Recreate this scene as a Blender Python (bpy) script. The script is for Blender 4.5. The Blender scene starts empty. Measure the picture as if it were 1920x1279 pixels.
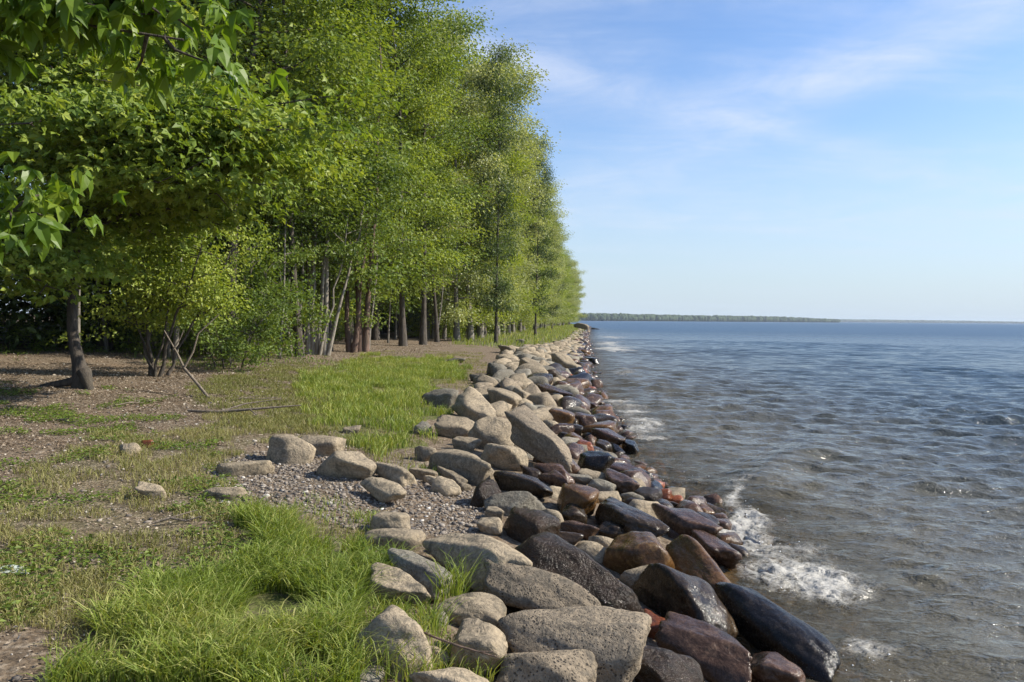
import bpy, math, random
import numpy as np
from mathutils import Vector, Matrix
random.seed(7); rng = np.random.default_rng(7)
sc = bpy.context.scene; COL = sc.collection
R = math.radians

# ---------------------------------------------------------------- camera
CAM = np.array([0.0, 0.0, 2.2]); F = 1500.0
PITCH = math.atan(41.2/F); ROLL = R(0.47)
fw = np.array([0, math.cos(PITCH), -math.sin(PITCH)])
u0 = np.array([0, math.sin(PITCH), math.cos(PITCH)]); r0 = np.array([1.0, 0, 0])
rt = math.cos(ROLL)*r0 + math.sin(ROLL)*u0
up = -math.sin(ROLL)*r0 + math.cos(ROLL)*u0
cd = bpy.data.cameras.new('camera'); cam = bpy.data.objects.new('camera', cd); COL.objects.link(cam)
cam.matrix_world = Matrix(((rt[0], up[0], -fw[0], CAM[0]), (rt[1], up[1], -fw[1], CAM[1]), (rt[2], up[2], -fw[2], CAM[2]), (0, 0, 0, 1)))
cd.sensor_width = 36; cd.lens = F/1920*36; cd.clip_start = 0.05; cd.clip_end = 20000
sc.camera = cam

# ---------------------------------------------------------------- light
SUN_AZ = R(87); SUN_EL = R(38)          # azimuth clockwise from the view direction
sdir = Vector((math.cos(SUN_EL)*math.sin(SUN_AZ), math.cos(SUN_EL)*math.cos(SUN_AZ), math.sin(SUN_EL)))
sl = bpy.data.lights.new('sun', 'SUN'); sl.energy = 5.0; sl.angle = R(0.53); sl.color = (1.0, 0.93, 0.80)
so = bpy.data.objects.new('sun', sl); COL.objects.link(so); so.rotation_euler = sdir.to_track_quat('Z', 'Y').to_euler()
sc.view_settings.view_transform = 'Standard'; sc.view_settings.look = 'None'
sc.view_settings.exposure = 0.58; sc.view_settings.gamma = 1.0

def ray(px, py):
    d = fw + rt*((px-960)/F) - up*((py-639.5)/F)
    return d
def project(P):
    d = np.asarray(P) - CAM
    z = d @ fw
    z = np.where(z < 0.05, 0.05, z)
    return 960+F*(d @ rt)/z, 639.5-F*(d @ up)/z

class NT:
    """small helper for node trees"""
    def __init__(s, tree): s.t = tree; s.n = tree.nodes; s.l = tree.links
    def node(s, typ, **kw):
        n = s.n.new(typ)
        for k, v in kw.items():
            if k.startswith('in_'):
                s.set(n, k[3:], v)
            else: setattr(n, k, v)
        return n
    def set(s, n, key, v):
        k = int(key) if key.isdigit() else key.replace('_', ' ')
        inp = n.inputs[k]
        if hasattr(v, 'is_output') or isinstance(v, bpy.types.NodeSocket): s.l.new(v, inp)
        elif isinstance(v, bpy.types.Node): s.l.new(v.outputs[0], inp)
        else: inp.default_value = v
    def math(s, op, a, b=0.0, clamp=False):
        n = s.node('ShaderNodeMath', operation=op, use_clamp=clamp); s.set(n, '0', a); s.set(n, '1', b); return n.outputs[0]
    def vmath(s, op, a, b=(0, 0, 0)):
        n = s.node('ShaderNodeVectorMath', operation=op); s.set(n, '0', a); s.set(n, '1', b); return n.outputs['Value'] if op in ('DOT_PRODUCT', 'LENGTH') else n.outputs[0]
    def mix(s, f, a, b, blend='MIX'):
        n = s.node('ShaderNodeMix', data_type='RGBA', blend_type=blend); s.set(n, '0', f); s.set(n, '6', a); s.set(n, '7', b); return n.outputs[2]
    def noise(s, vec, scale, detail=3, rough=0.5, dist=0.0):
        n = s.node('ShaderNodeTexNoise'); s.set(n, 'Scale', scale); s.set(n, 'Detail', detail); s.set(n, 'Roughness', rough); s.set(n, 'Distortion', dist)
        if vec is not None: s.set(n, 'Vector', vec)
        return n
    def ramp(s, f, stops, interp='LINEAR'):
        n = s.node('ShaderNodeValToRGB'); cr = n.color_ramp; cr.interpolation = interp
        while len(cr.elements) < len(stops): cr.elements.new(0.5)
        for e, (p, c) in zip(cr.elements, stops):
            e.position = p; e.color = c if len(c) == 4 else (*c, 1)
        s.set(n, '0', f); return n.outputs[0]
    def maprange(s, v, a, b, c=0.0, d=1.0, smooth=False):
        n = s.node('ShaderNodeMapRange', clamp=True)
        if smooth: n.interpolation_type = 'SMOOTHSTEP'
        for i, x in enumerate((v, a, b, c, d)): s.set(n, str(i), x)
        return n.outputs[0]
def c4(*c): return (*c, 1.0)

# ---------------------------------------------------------------- sky
world = bpy.data.worlds.new('World'); sc.world = world; world.use_nodes = True
w = NT(world.node_tree); w.n.clear()
sky = w.node('ShaderNodeTexSky', sky_type='NISHITA', sun_disc=False, sun_elevation=SUN_EL, sun_rotation=SUN_AZ,
             air_density=1.1, dust_density=0.9, ozone_density=2.2, altitude=0)
tc = w.node('ShaderNodeTexCoord'); D = tc.outputs['Generated']
sep = w.node('ShaderNodeSeparateXYZ'); w.set(sep, '0', D)
def band(p1, p2, width):
    n = np.cross(ray(*p1), ray(*p2)); n /= np.linalg.norm(n)
    d = w.math('ABSOLUTE', w.vmath('DOT_PRODUCT', D, tuple(n)))
    return w.maprange(d, width, 0.0, 0.0, 1.0, True)
zz = w.math('ADD', w.math('MAXIMUM', sep.outputs[2], 0.0), 0.10)
pl = w.node('ShaderNodeCombineXYZ'); w.set(pl, '0', w.math('DIVIDE', sep.outputs[0], zz)); w.set(pl, '1', w.math('DIVIDE', sep.outputs[1], zz))
mp = w.node('ShaderNodeMapping'); w.set(mp, '0', pl.outputs[0]); mp.inputs['Rotation'].default_value = (0, 0, R(28)); mp.inputs['Scale'].default_value = (0.55, 1.7, 1)
n1 = w.noise(mp.outputs[0], 0.9, 7, 0.62, 0.6)
n2 = w.noise(pl.outputs[0], 3.2, 6, 0.65, 0.5)
n3 = w.noise(D, 2.0, 3, 0.5)
wis = w.maprange(n1.outputs[0], 0.38, 0.74, 0, 0.65, True)
soft = w.maprange(n2.outputs[0], 0.3, 0.75, 0.2, 1.0)
bands = w.math('ADD', w.math('MULTIPLY', band((1010, 130), (1520, 265), 0.030), 0.34),
        w.math('ADD', w.math('MULTIPLY', band((1860, 10), (1120, 350), 0.055), 0.48), w.math('MULTIPLY', band((1900, 380), (1080, 400), 0.10), 0.34)))
cl = w.math('MULTIPLY', w.math('ADD', wis, bands), soft, True)
cl = w.math('MULTIPLY', cl, w.maprange(n3.outputs[0], 0.3, 0.6, 0.45, 1.0))
hz = w.maprange(sep.outputs[2], 0.30, 0.0, 0.0, 1.0)
hz = w.math('MULTIPLY', w.math('POWER', hz, 1.5), 0.85)
skc = w.mix(1.0, sky.outputs[0], c4(.90, 1.06, 1.30), 'MULTIPLY')
c1 = w.mix(cl, skc, c4(5.6, 6.1, 7.2))
c2 = w.mix(hz, c1, c4(4.5, 5.4, 6.3))
bg = w.node('ShaderNodeBackground', in_Color=c2, in_Strength=0.098)
w.l.new(bg.outputs[0], w.node('ShaderNodeOutputWorld').inputs[0])

# ---------------------------------------------------------------- numeric helpers
def hash3(i, j, k, seed):
    h = (i*374761393 + j*668265263 + k*2147483647 + seed*1274126177) & 0xFFFFFFFF
    h = ((h ^ (h >> 13))*1274126177) & 0xFFFFFFFF
    h = ((h ^ (h >> 16))*2246822519) & 0xFFFFFFFF
    return ((h ^ (h >> 13)) & 0xFFFFFF)/float(0xFFFFFF)
def vnoise(P, seed=0):
    P = np.asarray(P, float); I = np.floor(P).astype(np.int64); f = P-I; f = f*f*(3-2*f)
    out = 0
    for a in (0, 1):
        for b in (0, 1):
            for c in (0, 1):
                wgt = (f[:, 0] if a else 1-f[:, 0])*(f[:, 1] if b else 1-f[:, 1])*(f[:, 2] if c else 1-f[:, 2])
                out = out + wgt*hash3(I[:, 0]+a, I[:, 1]+b, I[:, 2]+c, seed)
    return out*2-1
def fbm(P, seed=0, octv=3, gain=0.5):
    s = 0; a = 1.0; P = np.asarray(P, float)
    for o in range(octv): s = s + a*vnoise(P*(2.03**o)+o*17.3, seed+o); a *= gain
    return s
def n2d(x, y, sc_, seed=0, octv=3):
    return fbm(np.stack([x*sc_, y*sc_, np.zeros_like(x)+0.37], 1), seed, octv)
def norm(v): return v/np.maximum(np.linalg.norm(v, axis=-1, keepdims=True), 1e-9)

SH = np.array([(-400, 1.2), (-20, 1.2), (-5, 1.3), (0, 1.5), (5, 1.58), (6.5, 1.9), (9.2, 2.5), (10, 2.1), (11, 1.85), (12.6, 1.85), (14.5, 2.05), (20, 2.15), (28, 2.75), (40, 3.9), (55, 5.4), (100, 9.4), (160, 15.5), (235, 23), (262, 21), (300, 0), (340, -60), (420, -300), (9000, -4000)])
def shore(y): return np.interp(y, SH[:, 0], SH[:, 1])
PR = np.array([(-200, -4), (-30, -3), (-8, -1.7), (-3, -.75), (-1, -.28), (0, -.02), (.8, .2), (2, .47), (3.5, .62), (6, .72), (12, .93), (30, 1.5), (200, 3)])
def gh(x, y):
    x = np.asarray(x, float); y = np.asarray(y, float); sh = x.shape; x = x.ravel(); y = y.ravel()
    s = shore(y)-x
    z = np.interp(s, PR[:, 0], PR[:, 1])
    z = z + np.clip(s, 0, 3)/3*(0.05*n2d(x, y, 0.35, 3, 2) + 0.018*n2d(x, y, 2.1, 5, 2))
    return z.reshape(sh)
def hit(px, py):
    d = ray(px, py); t = np.geomspace(1.2, 420, 2500)
    P = CAM + t[:, None]*d
    b = P[:, 2] < gh(P[:, 0], P[:, 1])
    i = int(np.argmax(b)) if b.any() else len(t)-1
    return P[i]
def gpx(x, y): return project(np.stack([x, y, gh(x, y)], 1))
def inpoly(px, py, poly):
    r = np.zeros(px.shape, bool); n = len(poly)
    for i in range(n):
        x1, y1 = poly[i]; x2, y2 = poly[(i+1) % n]
        c = ((y1 > py) != (y2 > py)) & (px < (x2-x1)*(py-y1)/((y2-y1) if y2 != y1 else 1e-9)+x1)
        r ^= c
    return r

def mesh_np(name, V, faces=None, quads=None, smooth=True, attrs=None, mat=None):
    """faces: list of arrays (n,k)"""
    me = bpy.data.meshes.new(name)
    fs = [np.asarray(f, np.int32) for f in (faces if faces is not None else [quads])]
    nl = sum(f.size for f in fs); nf = sum(len(f) for f in fs)
    me.vertices.add(len(V)); me.loops.add(nl); me.polygons.add(nf)
    me.vertices.foreach_set('co', np.asarray(V, np.float32).ravel())
    me.loops.foreach_set('vertex_index', np.concatenate([f.ravel() for f in fs]))
    tot = np.concatenate([np.full(len(f), f.shape[1], np.int32) for f in fs])
    me.polygons.foreach_set('loop_start', np.concatenate([[0], np.cumsum(tot)[:-1]]).astype(np.int32))
    me.polygons.foreach_set('loop_total', tot)
    me.polygons.foreach_set('use_smooth', np.full(nf, smooth))
    for k, (dom, arr) in (attrs or {}).items():
        a = me.attributes.new(k, 'FLOAT', dom); a.data.foreach_set('value', np.asarray(arr, np.float32))
    me.update(calc_edges=True)
    if mat: me.materials.append(mat)
    return me
def link(name, me, parent=None):
    o = bpy.data.objects.new(name, me); COL.objects.link(o)
    if parent: o.parent = parent
    return o
def tag(o, label=None, cat=None, group=None, kind=None):
    if label: o['label'] = label
    if cat: o['category'] = cat
    if group: o['group'] = group
    if kind: o['kind'] = kind
    return o
def tubes(lines, sides=7):
    """lines: list of (pts(n,3), radii(n)) -> V, quads"""
    Vs = []; Qs = []; off = 0
    for pts, rad in lines:
        pts = np.asarray(pts, float); rad = np.asarray(rad, float); n = len(pts)
        tng = norm(np.gradient(pts, axis=0)); ref = np.array([0.31, 0.87, 0.2]) if abs(tng[0, 2]) > .5 else np.array([0, 0.1, 1.0])
        a = norm(np.cross(tng, ref)); b = np.cross(tng, a)
        th = np.arange(sides)/sides*2*math.pi
        ring = pts[:, None]+rad[:, None, None]*(np.cos(th)[None, :, None]*a[:, None]+np.sin(th)[None, :, None]*b[:, None])
        Vs.append(ring.reshape(-1, 3))
        i = np.arange(n-1)[:, None]*sides; j = np.arange(sides)[None]; j2 = (j+1) % sides
        Qs.append(np.stack([i+j, i+j2, i+sides+j2, i+sides+j], -1).reshape(-1, 4)+off); off += n*sides
    return np.concatenate(Vs), np.concatenate(Qs)

# ---------------------------------------------------------------- materials
def new_mat(name):
    m = bpy.data.materials.new(name); m.use_nodes = True; t = NT(m.node_tree); t.n.clear()
    out = t.node('ShaderNodeOutputMaterial'); return m, t, out
def leaf_mat(name, dark, mid, light, trans=0.38, rough=0.5, spec=0.35):
    m, t, out = new_mat(name)
    at = t.node('ShaderNodeAttribute', attribute_name='tint')
    oi = t.node('ShaderNodeObjectInfo')
    v = t.math('ADD', at.outputs['Fac'], t.math('MULTIPLY', t.math('SUBTRACT', oi.outputs['Random'], 0.5), 0.30), True)
    col = t.ramp(v, [(0.0, dark), (0.5, mid), (1.0, light)])
    p = t.node('ShaderNodeBsdfPrincipled', in_Base_Color=col, in_Roughness=rough); p.inputs['Specular IOR Level'].default_value = spec
    tr = t.node('ShaderNodeBsdfTranslucent', in_Color=t.mix(1.0, col, c4(1.15, 1.1, 0.45), 'MULTIPLY'))
    mx = t.node('ShaderNodeMixShader', in_0=trans); t.l.new(p.outputs[0], mx.inputs[1]); t.l.new(tr.outputs[0], mx.inputs[2])
    t.l.new(mx.outputs[0], out.inputs[0]); return m
def bark_mat(name, c1_, c2_, sc_=9):
    m, t, out = new_mat(name)
    tcn = t.node('ShaderNodeTexCoord'); mpn = t.node('ShaderNodeMapping', in_0=tcn.outputs['Object']); mpn.inputs['Scale'].default_value = (1, 1, 0.18)
    n = t.noise(mpn.outputs[0], sc_*2.2, 6, 0.7, 0.4); n2_ = t.noise(tcn.outputs['Object'], 1.7, 3)
    col = t.mix(t.maprange(n.outputs[0], 0.36, 0.66), c1_, c2_)
    col = t.mix(t.maprange(n2_.outputs[0], 0.45, 0.7, 0, 0.45), col, c4(0.10, 0.085, 0.05))
    bp = t.node('ShaderNodeBump', in_Height=n.outputs[0], in_Strength=0.9, in_Distance=0.04)
    p = t.node('ShaderNodeBsdfPrincipled', in_Base_Color=col, in_Roughness=0.9, in_Normal=bp.outputs[0])
    t.l.new(p.outputs[0], out.inputs[0]); return m
def rock_mat(name, a, b, spots, wet=0.0, pores=0.0, line=None):
    m, t, out = new_mat(name)
    g = t.node('ShaderNodeNewGeometry'); P = g.outputs['Position']; oi = t.node('ShaderNodeObjectInfo')
    n = t.noise(P, 2.6, 6, 0.62, 0.3); f = t.noise(P, 38, 5, 0.7); sp = t.noise(P, 11, 5, 0.7, 0.5)
    vo = t.node('ShaderNodeTexVoronoi', in_Vector=P, in_Scale=55.0)
    col = t.mix(t.maprange(n.outputs[0], 0.36, 0.66), a, b)
    col = t.mix(t.maprange(sp.outputs[0], 0.50, 0.64, 0, 0.8), col, spots)
    col = t.mix(t.maprange(f.outputs[0], 0.35, 0.7, 0.0, 0.75), t.mix(1.0, col, c4(0.55, 0.55, 0.55), 'MULTIPLY'), t.mix(1.0, col, c4(1.3, 1.3, 1.3), 'MULTIPLY'))
    pit = t.maprange(t.math('ADD', vo.outputs['Distance'], t.math('MULTIPLY', t.math('SUBTRACT', sp.outputs[0], .5), 1.2)), 0.28, 0.12)
    if pores: col = t.mix(t.math('MULTIPLY', pit, pores), col, c4(0.05, 0.045, 0.04))
    tone = t.math('ADD', 0.78, t.math('MULTIPLY', oi.outputs['Random'], 0.42))
    tn = t.node('ShaderNodeCombineXYZ'); [t.set(tn, str(i), tone) for i in range(3)]
    col = t.mix(1.0, col, tn.outputs[0], 'MULTIPLY')
    rough = t.math('ADD', 0.82 if not wet else 0.42-0.2*wet, t.math('MULTIPLY', t.math('SUBTRACT', f.outputs[0], .5), 0.35), True)
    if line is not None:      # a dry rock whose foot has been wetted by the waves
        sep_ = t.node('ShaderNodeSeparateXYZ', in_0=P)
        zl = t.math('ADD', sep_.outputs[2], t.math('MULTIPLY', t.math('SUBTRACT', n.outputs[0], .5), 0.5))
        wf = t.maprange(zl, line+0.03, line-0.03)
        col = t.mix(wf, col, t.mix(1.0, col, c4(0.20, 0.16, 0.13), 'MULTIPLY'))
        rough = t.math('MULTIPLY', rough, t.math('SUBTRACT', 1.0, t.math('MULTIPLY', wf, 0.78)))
    hgt = t.math('ADD', t.math('MULTIPLY', sp.outputs[0], 1.2), t.math('ADD', t.math('MULTIPLY', f.outputs[0], 0.55), t.math('MULTIPLY', pit, -0.55*pores)))
    bp = t.node('ShaderNodeBump', in_Height=hgt, in_Strength=0.42 if wet else 0.95, in_Distance=0.024)
    p = t.node('ShaderNodeBsdfPrincipled', in_Base_Color=col, in_Roughness=rough, in_Normal=bp.outputs[0])
    p.inputs['Specular IOR Level'].default_value = 0.22 if wet else 0.25
    if wet: p.inputs['Coat Weight'].default_value = 0.22; p.inputs['Coat Roughness'].default_value = 0.09; t.l.new(bp.outputs[0], p.inputs['Coat Normal'])
    t.l.new(p.outputs[0], out.inputs[0]); return m

ROCKM = {
 't': rock_mat('tan_stone', c4(.42, .335, .225), c4(.29, .235, .165), c4(.17, .145, .105)),
 'p': rock_mat('pitted_stone', c4(.41, .325, .225), c4(.28, .225, .16), c4(.17, .145, .11), pores=0.8),
 'g': rock_mat('grey_stone', c4(.26, .23, .175), c4(.17, .15, .12), c4(.31, .29, .23)),
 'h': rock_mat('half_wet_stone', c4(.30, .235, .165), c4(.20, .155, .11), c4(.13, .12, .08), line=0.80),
 'd': rock_mat('wet_dark_stone', c4(.052, .034, .019), c4(.020, .014, .008), c4(.09, .06, .035), wet=0.8),
 'b': rock_mat('wet_brown_stone', c4(.15, .070, .022), c4(.055, .030, .012), c4(.19, .11, .04), wet=0.9),
 'w': rock_mat('wet_wine_stone', c4(.100, .054, .032), c4(.042, .026, .017), c4(.18, .11, .07), wet=0.8),
 'r': rock_mat('wet_red_stone', c4(.30, .085, .026), c4(.15, .05, .022), c4(.12, .055, .03), wet=0.7),
 'k': rock_mat('wet_black_stone', c4(.016, .012, .009), c4(.009, .007, .006), c4(.035, .026, .018), wet=0.8),
}

# ---------------------------------------------------------------- layout masks in the ground plane (authored from the photograph, fixed in the world)
GR1 = [(10, 1290), (170, 1150), (320, 1065), (430, 1015), (560, 1000), (640, 1010), (655, 1060), (640, 1130), (615, 1290)]
GR2 = [(560, 700), (690, 676), (830, 670), (880, 690), (870, 712), (805, 728), (790, 752), (850, 772), (800, 792), (770, 842), (700, 862), (640, 830), (570, 770)]
GR3 = [(835, 624), (960, 603), (1072, 600), (1110, 606), (1090, 632), (1000, 656), (850, 646)]
MD1 = [(40, 900), (180, 790), (350, 800), (470, 760), (600, 760), (640, 830), (500, 815), (380, 900), (560, 960), (650, 990), (400, 1010), (250, 1060), (60, 1180), (-40, 1150), (-40, 950)]
MD2 = [(350, 720), (560, 680), (620, 700), (600, 850), (480, 830), (400, 780)]
GV = [(380, 870), (500, 850), (600, 850), (690, 900), (800, 880), (930, 940), (930, 1010), (690, 1010), (600, 960), (400, 950)]
def regions(x, y):
    """per point: dense grass, sparse grass, gravel"""
    px, py = gpx(x, y)
    k = np.clip((py-600)/600, 0.02, 1)
    jx = px+95*k*n2d(x, y, 0.9, 11, 4); jy = py+70*k*n2d(x, y, 0.9, 23, 4)
    a = inpoly(jx, jy, GR1) | inpoly(jx, jy, GR2) | inpoly(jx, jy, GR3)
    b = inpoly(jx, jy, MD1) | inpoly(jx, jy, MD2)
    c = inpoly(jx, jy, GV)
    return a, b, c

# ---------------------------------------------------------------- ground
def polar_grid(rad, ang):
    rr, aa = np.meshgrid(rad, ang, indexing='ij')
    x = rr*np.sin(aa); y = rr*np.cos(aa); n, m = rr.shape
    i = np.arange(n-1)[:, None]*m; j = np.arange(m-1)[None]
    q = np.stack([i+j, i+j+1, i+m+j+1, i+m+j], -1).reshape(-1, 4)[:, ::-1]
    return x.ravel(), y.ravel(), q
def build_ground():
    rad = np.concatenate([[0.02, 0.5, 0.9], np.geomspace(1.3, 60, 430), np.geomspace(62, 7000, 110)])
    ang = np.concatenate([np.linspace(-180, -50, 60)[:-1], np.linspace(-50, 42, 520), np.linspace(42, 180, 60)[1:]])*math.pi/180
    x, y, q = polar_grid(rad, ang)
    z = gh(x, y)
    a, b, c = regions(x, y)
    near = (y > 1)
    g = np.where(near, a*1.0+b*0.28*(1-a), 0.4)
    m, t, out = new_mat('shore_soil')
    ge = t.node('ShaderNodeNewGeometry'); P = ge.outputs['Position']
    ga = t.node('ShaderNodeAttribute', attribute_name='green'); gv = t.node('ShaderNodeAttribute', attribute_name='gravel')
    n1_ = t.noise(P, 0.9, 6, 0.65); n2_ = t.noise(P, 14, 6, 0.75); n3_ = t.noise(P, 4.2, 5, 0.7, 0.6)
    vo = t.node('ShaderNodeTexVoronoi', in_Vector=P, in_Scale=26.0); vo2 = t.node('ShaderNodeTexVoronoi', in_Vector=P, in_Scale=70.0)
    soil = t.ramp(n2_.outputs[0], [(0.32, (.055, .040, .027)), (0.5, (.15, .112, .075)), (0.68, (.34, .28, .21))])
    soil = t.mix(t.maprange(n1_.outputs[0], 0.45, 0.65, 0, 0.40), soil, c4(.20, .135, .085))
    stone = t.ramp(vo.outputs['Color'], [(0.1, (.08, .07, .06)), (0.5, (.18, .155, .13)), (0.9, (.36, .32, .27))])
    soil = t.mix(t.math('MULTIPLY', t.maprange(vo.outputs['Distance'], 0.55, 0.35), t.math('ADD', 0.12, t.math('MULTIPLY', gv.outputs['Fac'], 0.7))), soil, stone)
    gcol = t.ramp(n2_.outputs[0], [(0.3, (.035, .05, .013)), (0.55, (.10, .115, .03)), (0.75, (.21, .18, .075))])
    gf = t.math('MULTIPLY', ga.outputs['Fac'], t.maprange(n3_.outputs[0], 0.35, 0.55, 0.25, 1.0))
    col = t.mix(gf, soil, gcol)
    hgt = t.math('ADD', n2_.outputs[0], t.math('MULTIPLY', vo.outputs['Distance'], -0.5))
    bp = t.node('ShaderNodeBump', in_Height=hgt, in_Strength=0.9, in_Distance=0.03)
    p = t.node('ShaderNodeBsdfPrincipled', in_Base_Color=col, in_Roughness=0.93, in_Normal=bp.outputs[0]); p.inputs['Specular IOR Level'].default_value = .15
    t.l.new(p.outputs[0], out.inputs[0])
    me = mesh_np('ground', np.stack([x, y, z], 1), quads=q, attrs={'green': ('POINT', g), 'gravel': ('POINT', c*1.0)}, mat=m)
    tag(link('ground', me), 'bare brown soil and thin turf of the lake bank', kind='structure')
build_ground()

# ---------------------------------------------------------------- lake
FOAM = [(1400, 965, 34, 26, 1.2), (1430, 1010, 50, 28, 1.1), (1500, 1060, 70, 32, 1.15), (1480, 1100, 60, 22, .9), (1560, 1105, 60, 22, .7), (1390, 1005, 22, 20, 1.1), (1625, 1245, 60, 22, 1.2),
        (1165, 765, 30, 9, 1.4), (1200, 795, 32, 13, 1.5), (1222, 824, 26, 10, 1.3), (1155, 655, 30, 4, 1.6), (1143, 645, 22, 3, 1.4), (1145, 633, 18, 2.4, 1.2), (1165, 700, 22, 5, .9), (1125, 617, 12, 2, .9),
        (1290, 905, 30, 7, .7), (1370, 915, 18, 7, .7), (1380, 935, 14, 10, .9), (1185, 616, 8, 1.2, .8), (1330, 925, 40, 12, .45), (1690, 1180, 60, 20, .3), (1600, 1020, 30, 10, .35), (1160, 720, 16, 7, .5)]
def waves(x, y, cell):
    r2 = np.random.default_rng(3); z = np.zeros_like(x)
    gust = 0.75+0.45*n2d(x, y, 0.07, 77, 2)
    for i in range(64):
        lam = 0.20*(1.8/0.20)**(r2.random()**1.15); th = R(-108)+r2.normal(0, 0.36)
        k = 2*math.pi/lam; amp = 0.0100*lam**0.62; ph = r2.random()*6.28
        kx, ky = k*math.cos(th), k*math.sin(th)
        fade = np.clip((lam/np.maximum(cell, 1e-4)-2.5)/3, 0, 1)
        w_ = np.sin(kx*x+ky*y+ph+1.5*n2d_cache)
        z += amp*fade*(w_+0.35*(w_*w_))
    return z*gust
def build_lake():
    global n2d_cache
    rad = np.concatenate([np.geomspace(2.6, 90, 1000), np.geomspace(91, 7000, 200)])
    ang = np.linspace(-30, 76, 700)*math.pi/180
    x, y, q = polar_grid(rad, ang)
    n2d_cache = n2d(x, y, 0.28, 91, 2)
    r = np.hypot(x, y); cell = r*0.0036
    s = x-shore(y)
    z = waves(x, y, cell)*np.clip((s+0.5)/2.0, 0.6, 1)
    # swells that roll in and break on the stones
    for (p1, p2, amp, wd) in (((1395, 935), (1530, 838), .09, .5), ((1400, 925), (1700, 905), .03, .4), ((1640, 885), (1760, 882), .035, .3), ((1500, 868), (1600, 850), .03, .3), ((1550, 760), (1640, 765), .04, .5)):
        A = CAM+ray(*p1)*((-CAM[2])/ray(*p1)[2]); B = CAM+ray(*p2)*((-CAM[2])/ray(*p2)[2])
        ab = (B-A)[:2]; L = np.linalg.norm(ab); ab = ab/L
        t = (x-A[0])*ab[0]+(y-A[1])*ab[1]; d = -(x-A[0])*ab[1]+(y-A[1])*ab[0]+0.5*n2d_cache
        z += amp*np.exp(-(d/wd)**2)*np.exp(-((t-L/2)/(L*0.65))**4)
    px, py = project(np.stack([x, y, np.zeros_like(x)], 1))
    fo = np.zeros_like(x)
    kk = np.clip((py-590)/500, .02, 1.2); jx = px+22*n2d_cache+60*kk*n2d(x, y, 1.6, 61, 3); jy = py+34*kk*n2d(x, y, 1.6, 67, 3)
    for (a, b, c, d, e) in FOAM: fo += .85*e*np.exp(-((jx-a)/(c*1.3))**2-((jy-b)/(d*1.25))**2)
    edge = np.exp(-((s-0.05)/0.30)**2)*(r < 250)*np.clip(0.30+0.6*n2d(x, y, 1.1, 55, 2), 0, 1)*0.8
    fo = np.clip(np.maximum(fo, edge), 0, 1.4)
    fo = np.where(y < 1, 0, fo)
    lump = n2d(x, y, 9.0, 31, 3)
    z += np.clip(fo-0.2, 0, 1)*0.035*(lump+0.25)*np.clip(0.06/np.maximum(cell, .01), 0, 1)
    depth = np.clip(-gh(x, y), 0, 3)
    m, t, out = new_mat('lake_water')
    ge = t.node('ShaderNodeNewGeometry'); P = ge.outputs['Position']
    fa = t.node('ShaderNodeAttribute', attribute_name='foam'); da = t.node('ShaderNodeAttribute', attribute_name='depth')
    mpn = t.node('ShaderNodeMapping', in_0=P); mpn.inputs['Rotation'].default_value = (0, 0, R(-20)); mpn.inputs['Scale'].default_value = (0.55, 1.0, 1)
    na = t.noise(mpn.outputs[0], 5.5, 4, 0.6, 0.3); nb = t.noise(mpn.outputs[0], 21, 3, 0.6, 0.3); nc = t.noise(mpn.outputs[0], 1.1, 4, 0.55, 0.3)
    h_ = t.math('ADD', t.math('MULTIPLY', nc.outputs[0], 1.6), t.math('ADD', t.math('MULTIPLY', na.outputs[0], 0.8), t.math('MULTIPLY', nb.outputs[0], 0.30)))
    bp = t.node('ShaderNodeBump', in_Height=h_, in_Strength=1.0, in_Distance=0.085)
    sepP = t.vmath('LENGTH', P); far = t.maprange(sepP, 20, 170, 0.16, 2.3)
    nf = t.noise(mpn.outputs[0], 3.2, 6, 0.72, 0.3)
    cen = t.vmath('MULTIPLY', t.vmath('SUBTRACT', nf.outputs['Color'], (.5, .5, .5)), (0.8, 1.2, 0))
    sc3 = t.node('ShaderNodeCombineXYZ'); [t.set(sc3, str(i), far) for i in range(3)]
    NN = t.vmath('NORMALIZE', t.vmath('ADD', bp.outputs[0], t.vmath('MULTIPLY', cen, sc3.outputs[0])))
    body_sky = t.mix(t.maprange(da.outputs['Fac'], 0.2, 2.2), c4(.115, .100, .066), c4(.026, .046, .060))
    body_sky = t.mix(t.maprange(sepP, 20, 200), body_sky, c4(.030, .070, .125))  # distant water coloured bluer, standing in for the sky it reflects
    fn = t.noise(P, 30, 6, 0.75, 0.6); fn2 = t.noise(P, 4.5, 5, 0.65, 1.0); fn3 = t.noise(P, 11, 4, 0.6, 1.2)
    web = t.math('SUBTRACT', 1.0, t.math('MULTIPLY', t.math('ABSOLUTE', t.math('SUBTRACT', fn3.outputs[0], 0.5)), 7.0), True)
    web2 = t.math('SUBTRACT', 1.0, t.math('MULTIPLY', t.math('ABSOLUTE', t.math('SUBTRACT', fn2.outputs[0], 0.5)), 6.0), True)
    lace = t.math('MAXIMUM', t.math('MULTIPLY', web, .9), web2)
    dens = t.math('ADD', t.math('SUBTRACT', fa.outputs['Fac'], 0.70), t.math('MULTIPLY', t.math('SUBTRACT', lace, .45), 0.75))
    dens = t.math('ADD', dens, t.math('MULTIPLY', t.math('SUBTRACT', fn.outputs[0], .5), .75))
    ff = t.math('MULTIPLY', t.maprange(dens, 0.0, 0.85, 0, 0.74), t.maprange(fa.outputs['Fac'], 0.05, 0.3))
    col = t.mix(ff, body_sky, c4(.60, .575, .52))
    p = t.node('ShaderNodeBsdfPrincipled', in_Base_Color=col, in_Roughness=t.math('ADD', t.maprange(sepP, 15, 160, 0.06, 0.34), t.math('MULTIPLY', ff, 0.5)), in_IOR=t.maprange(sepP, 20, 220, 1.333, 1.22), in_Normal=NN)
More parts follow.
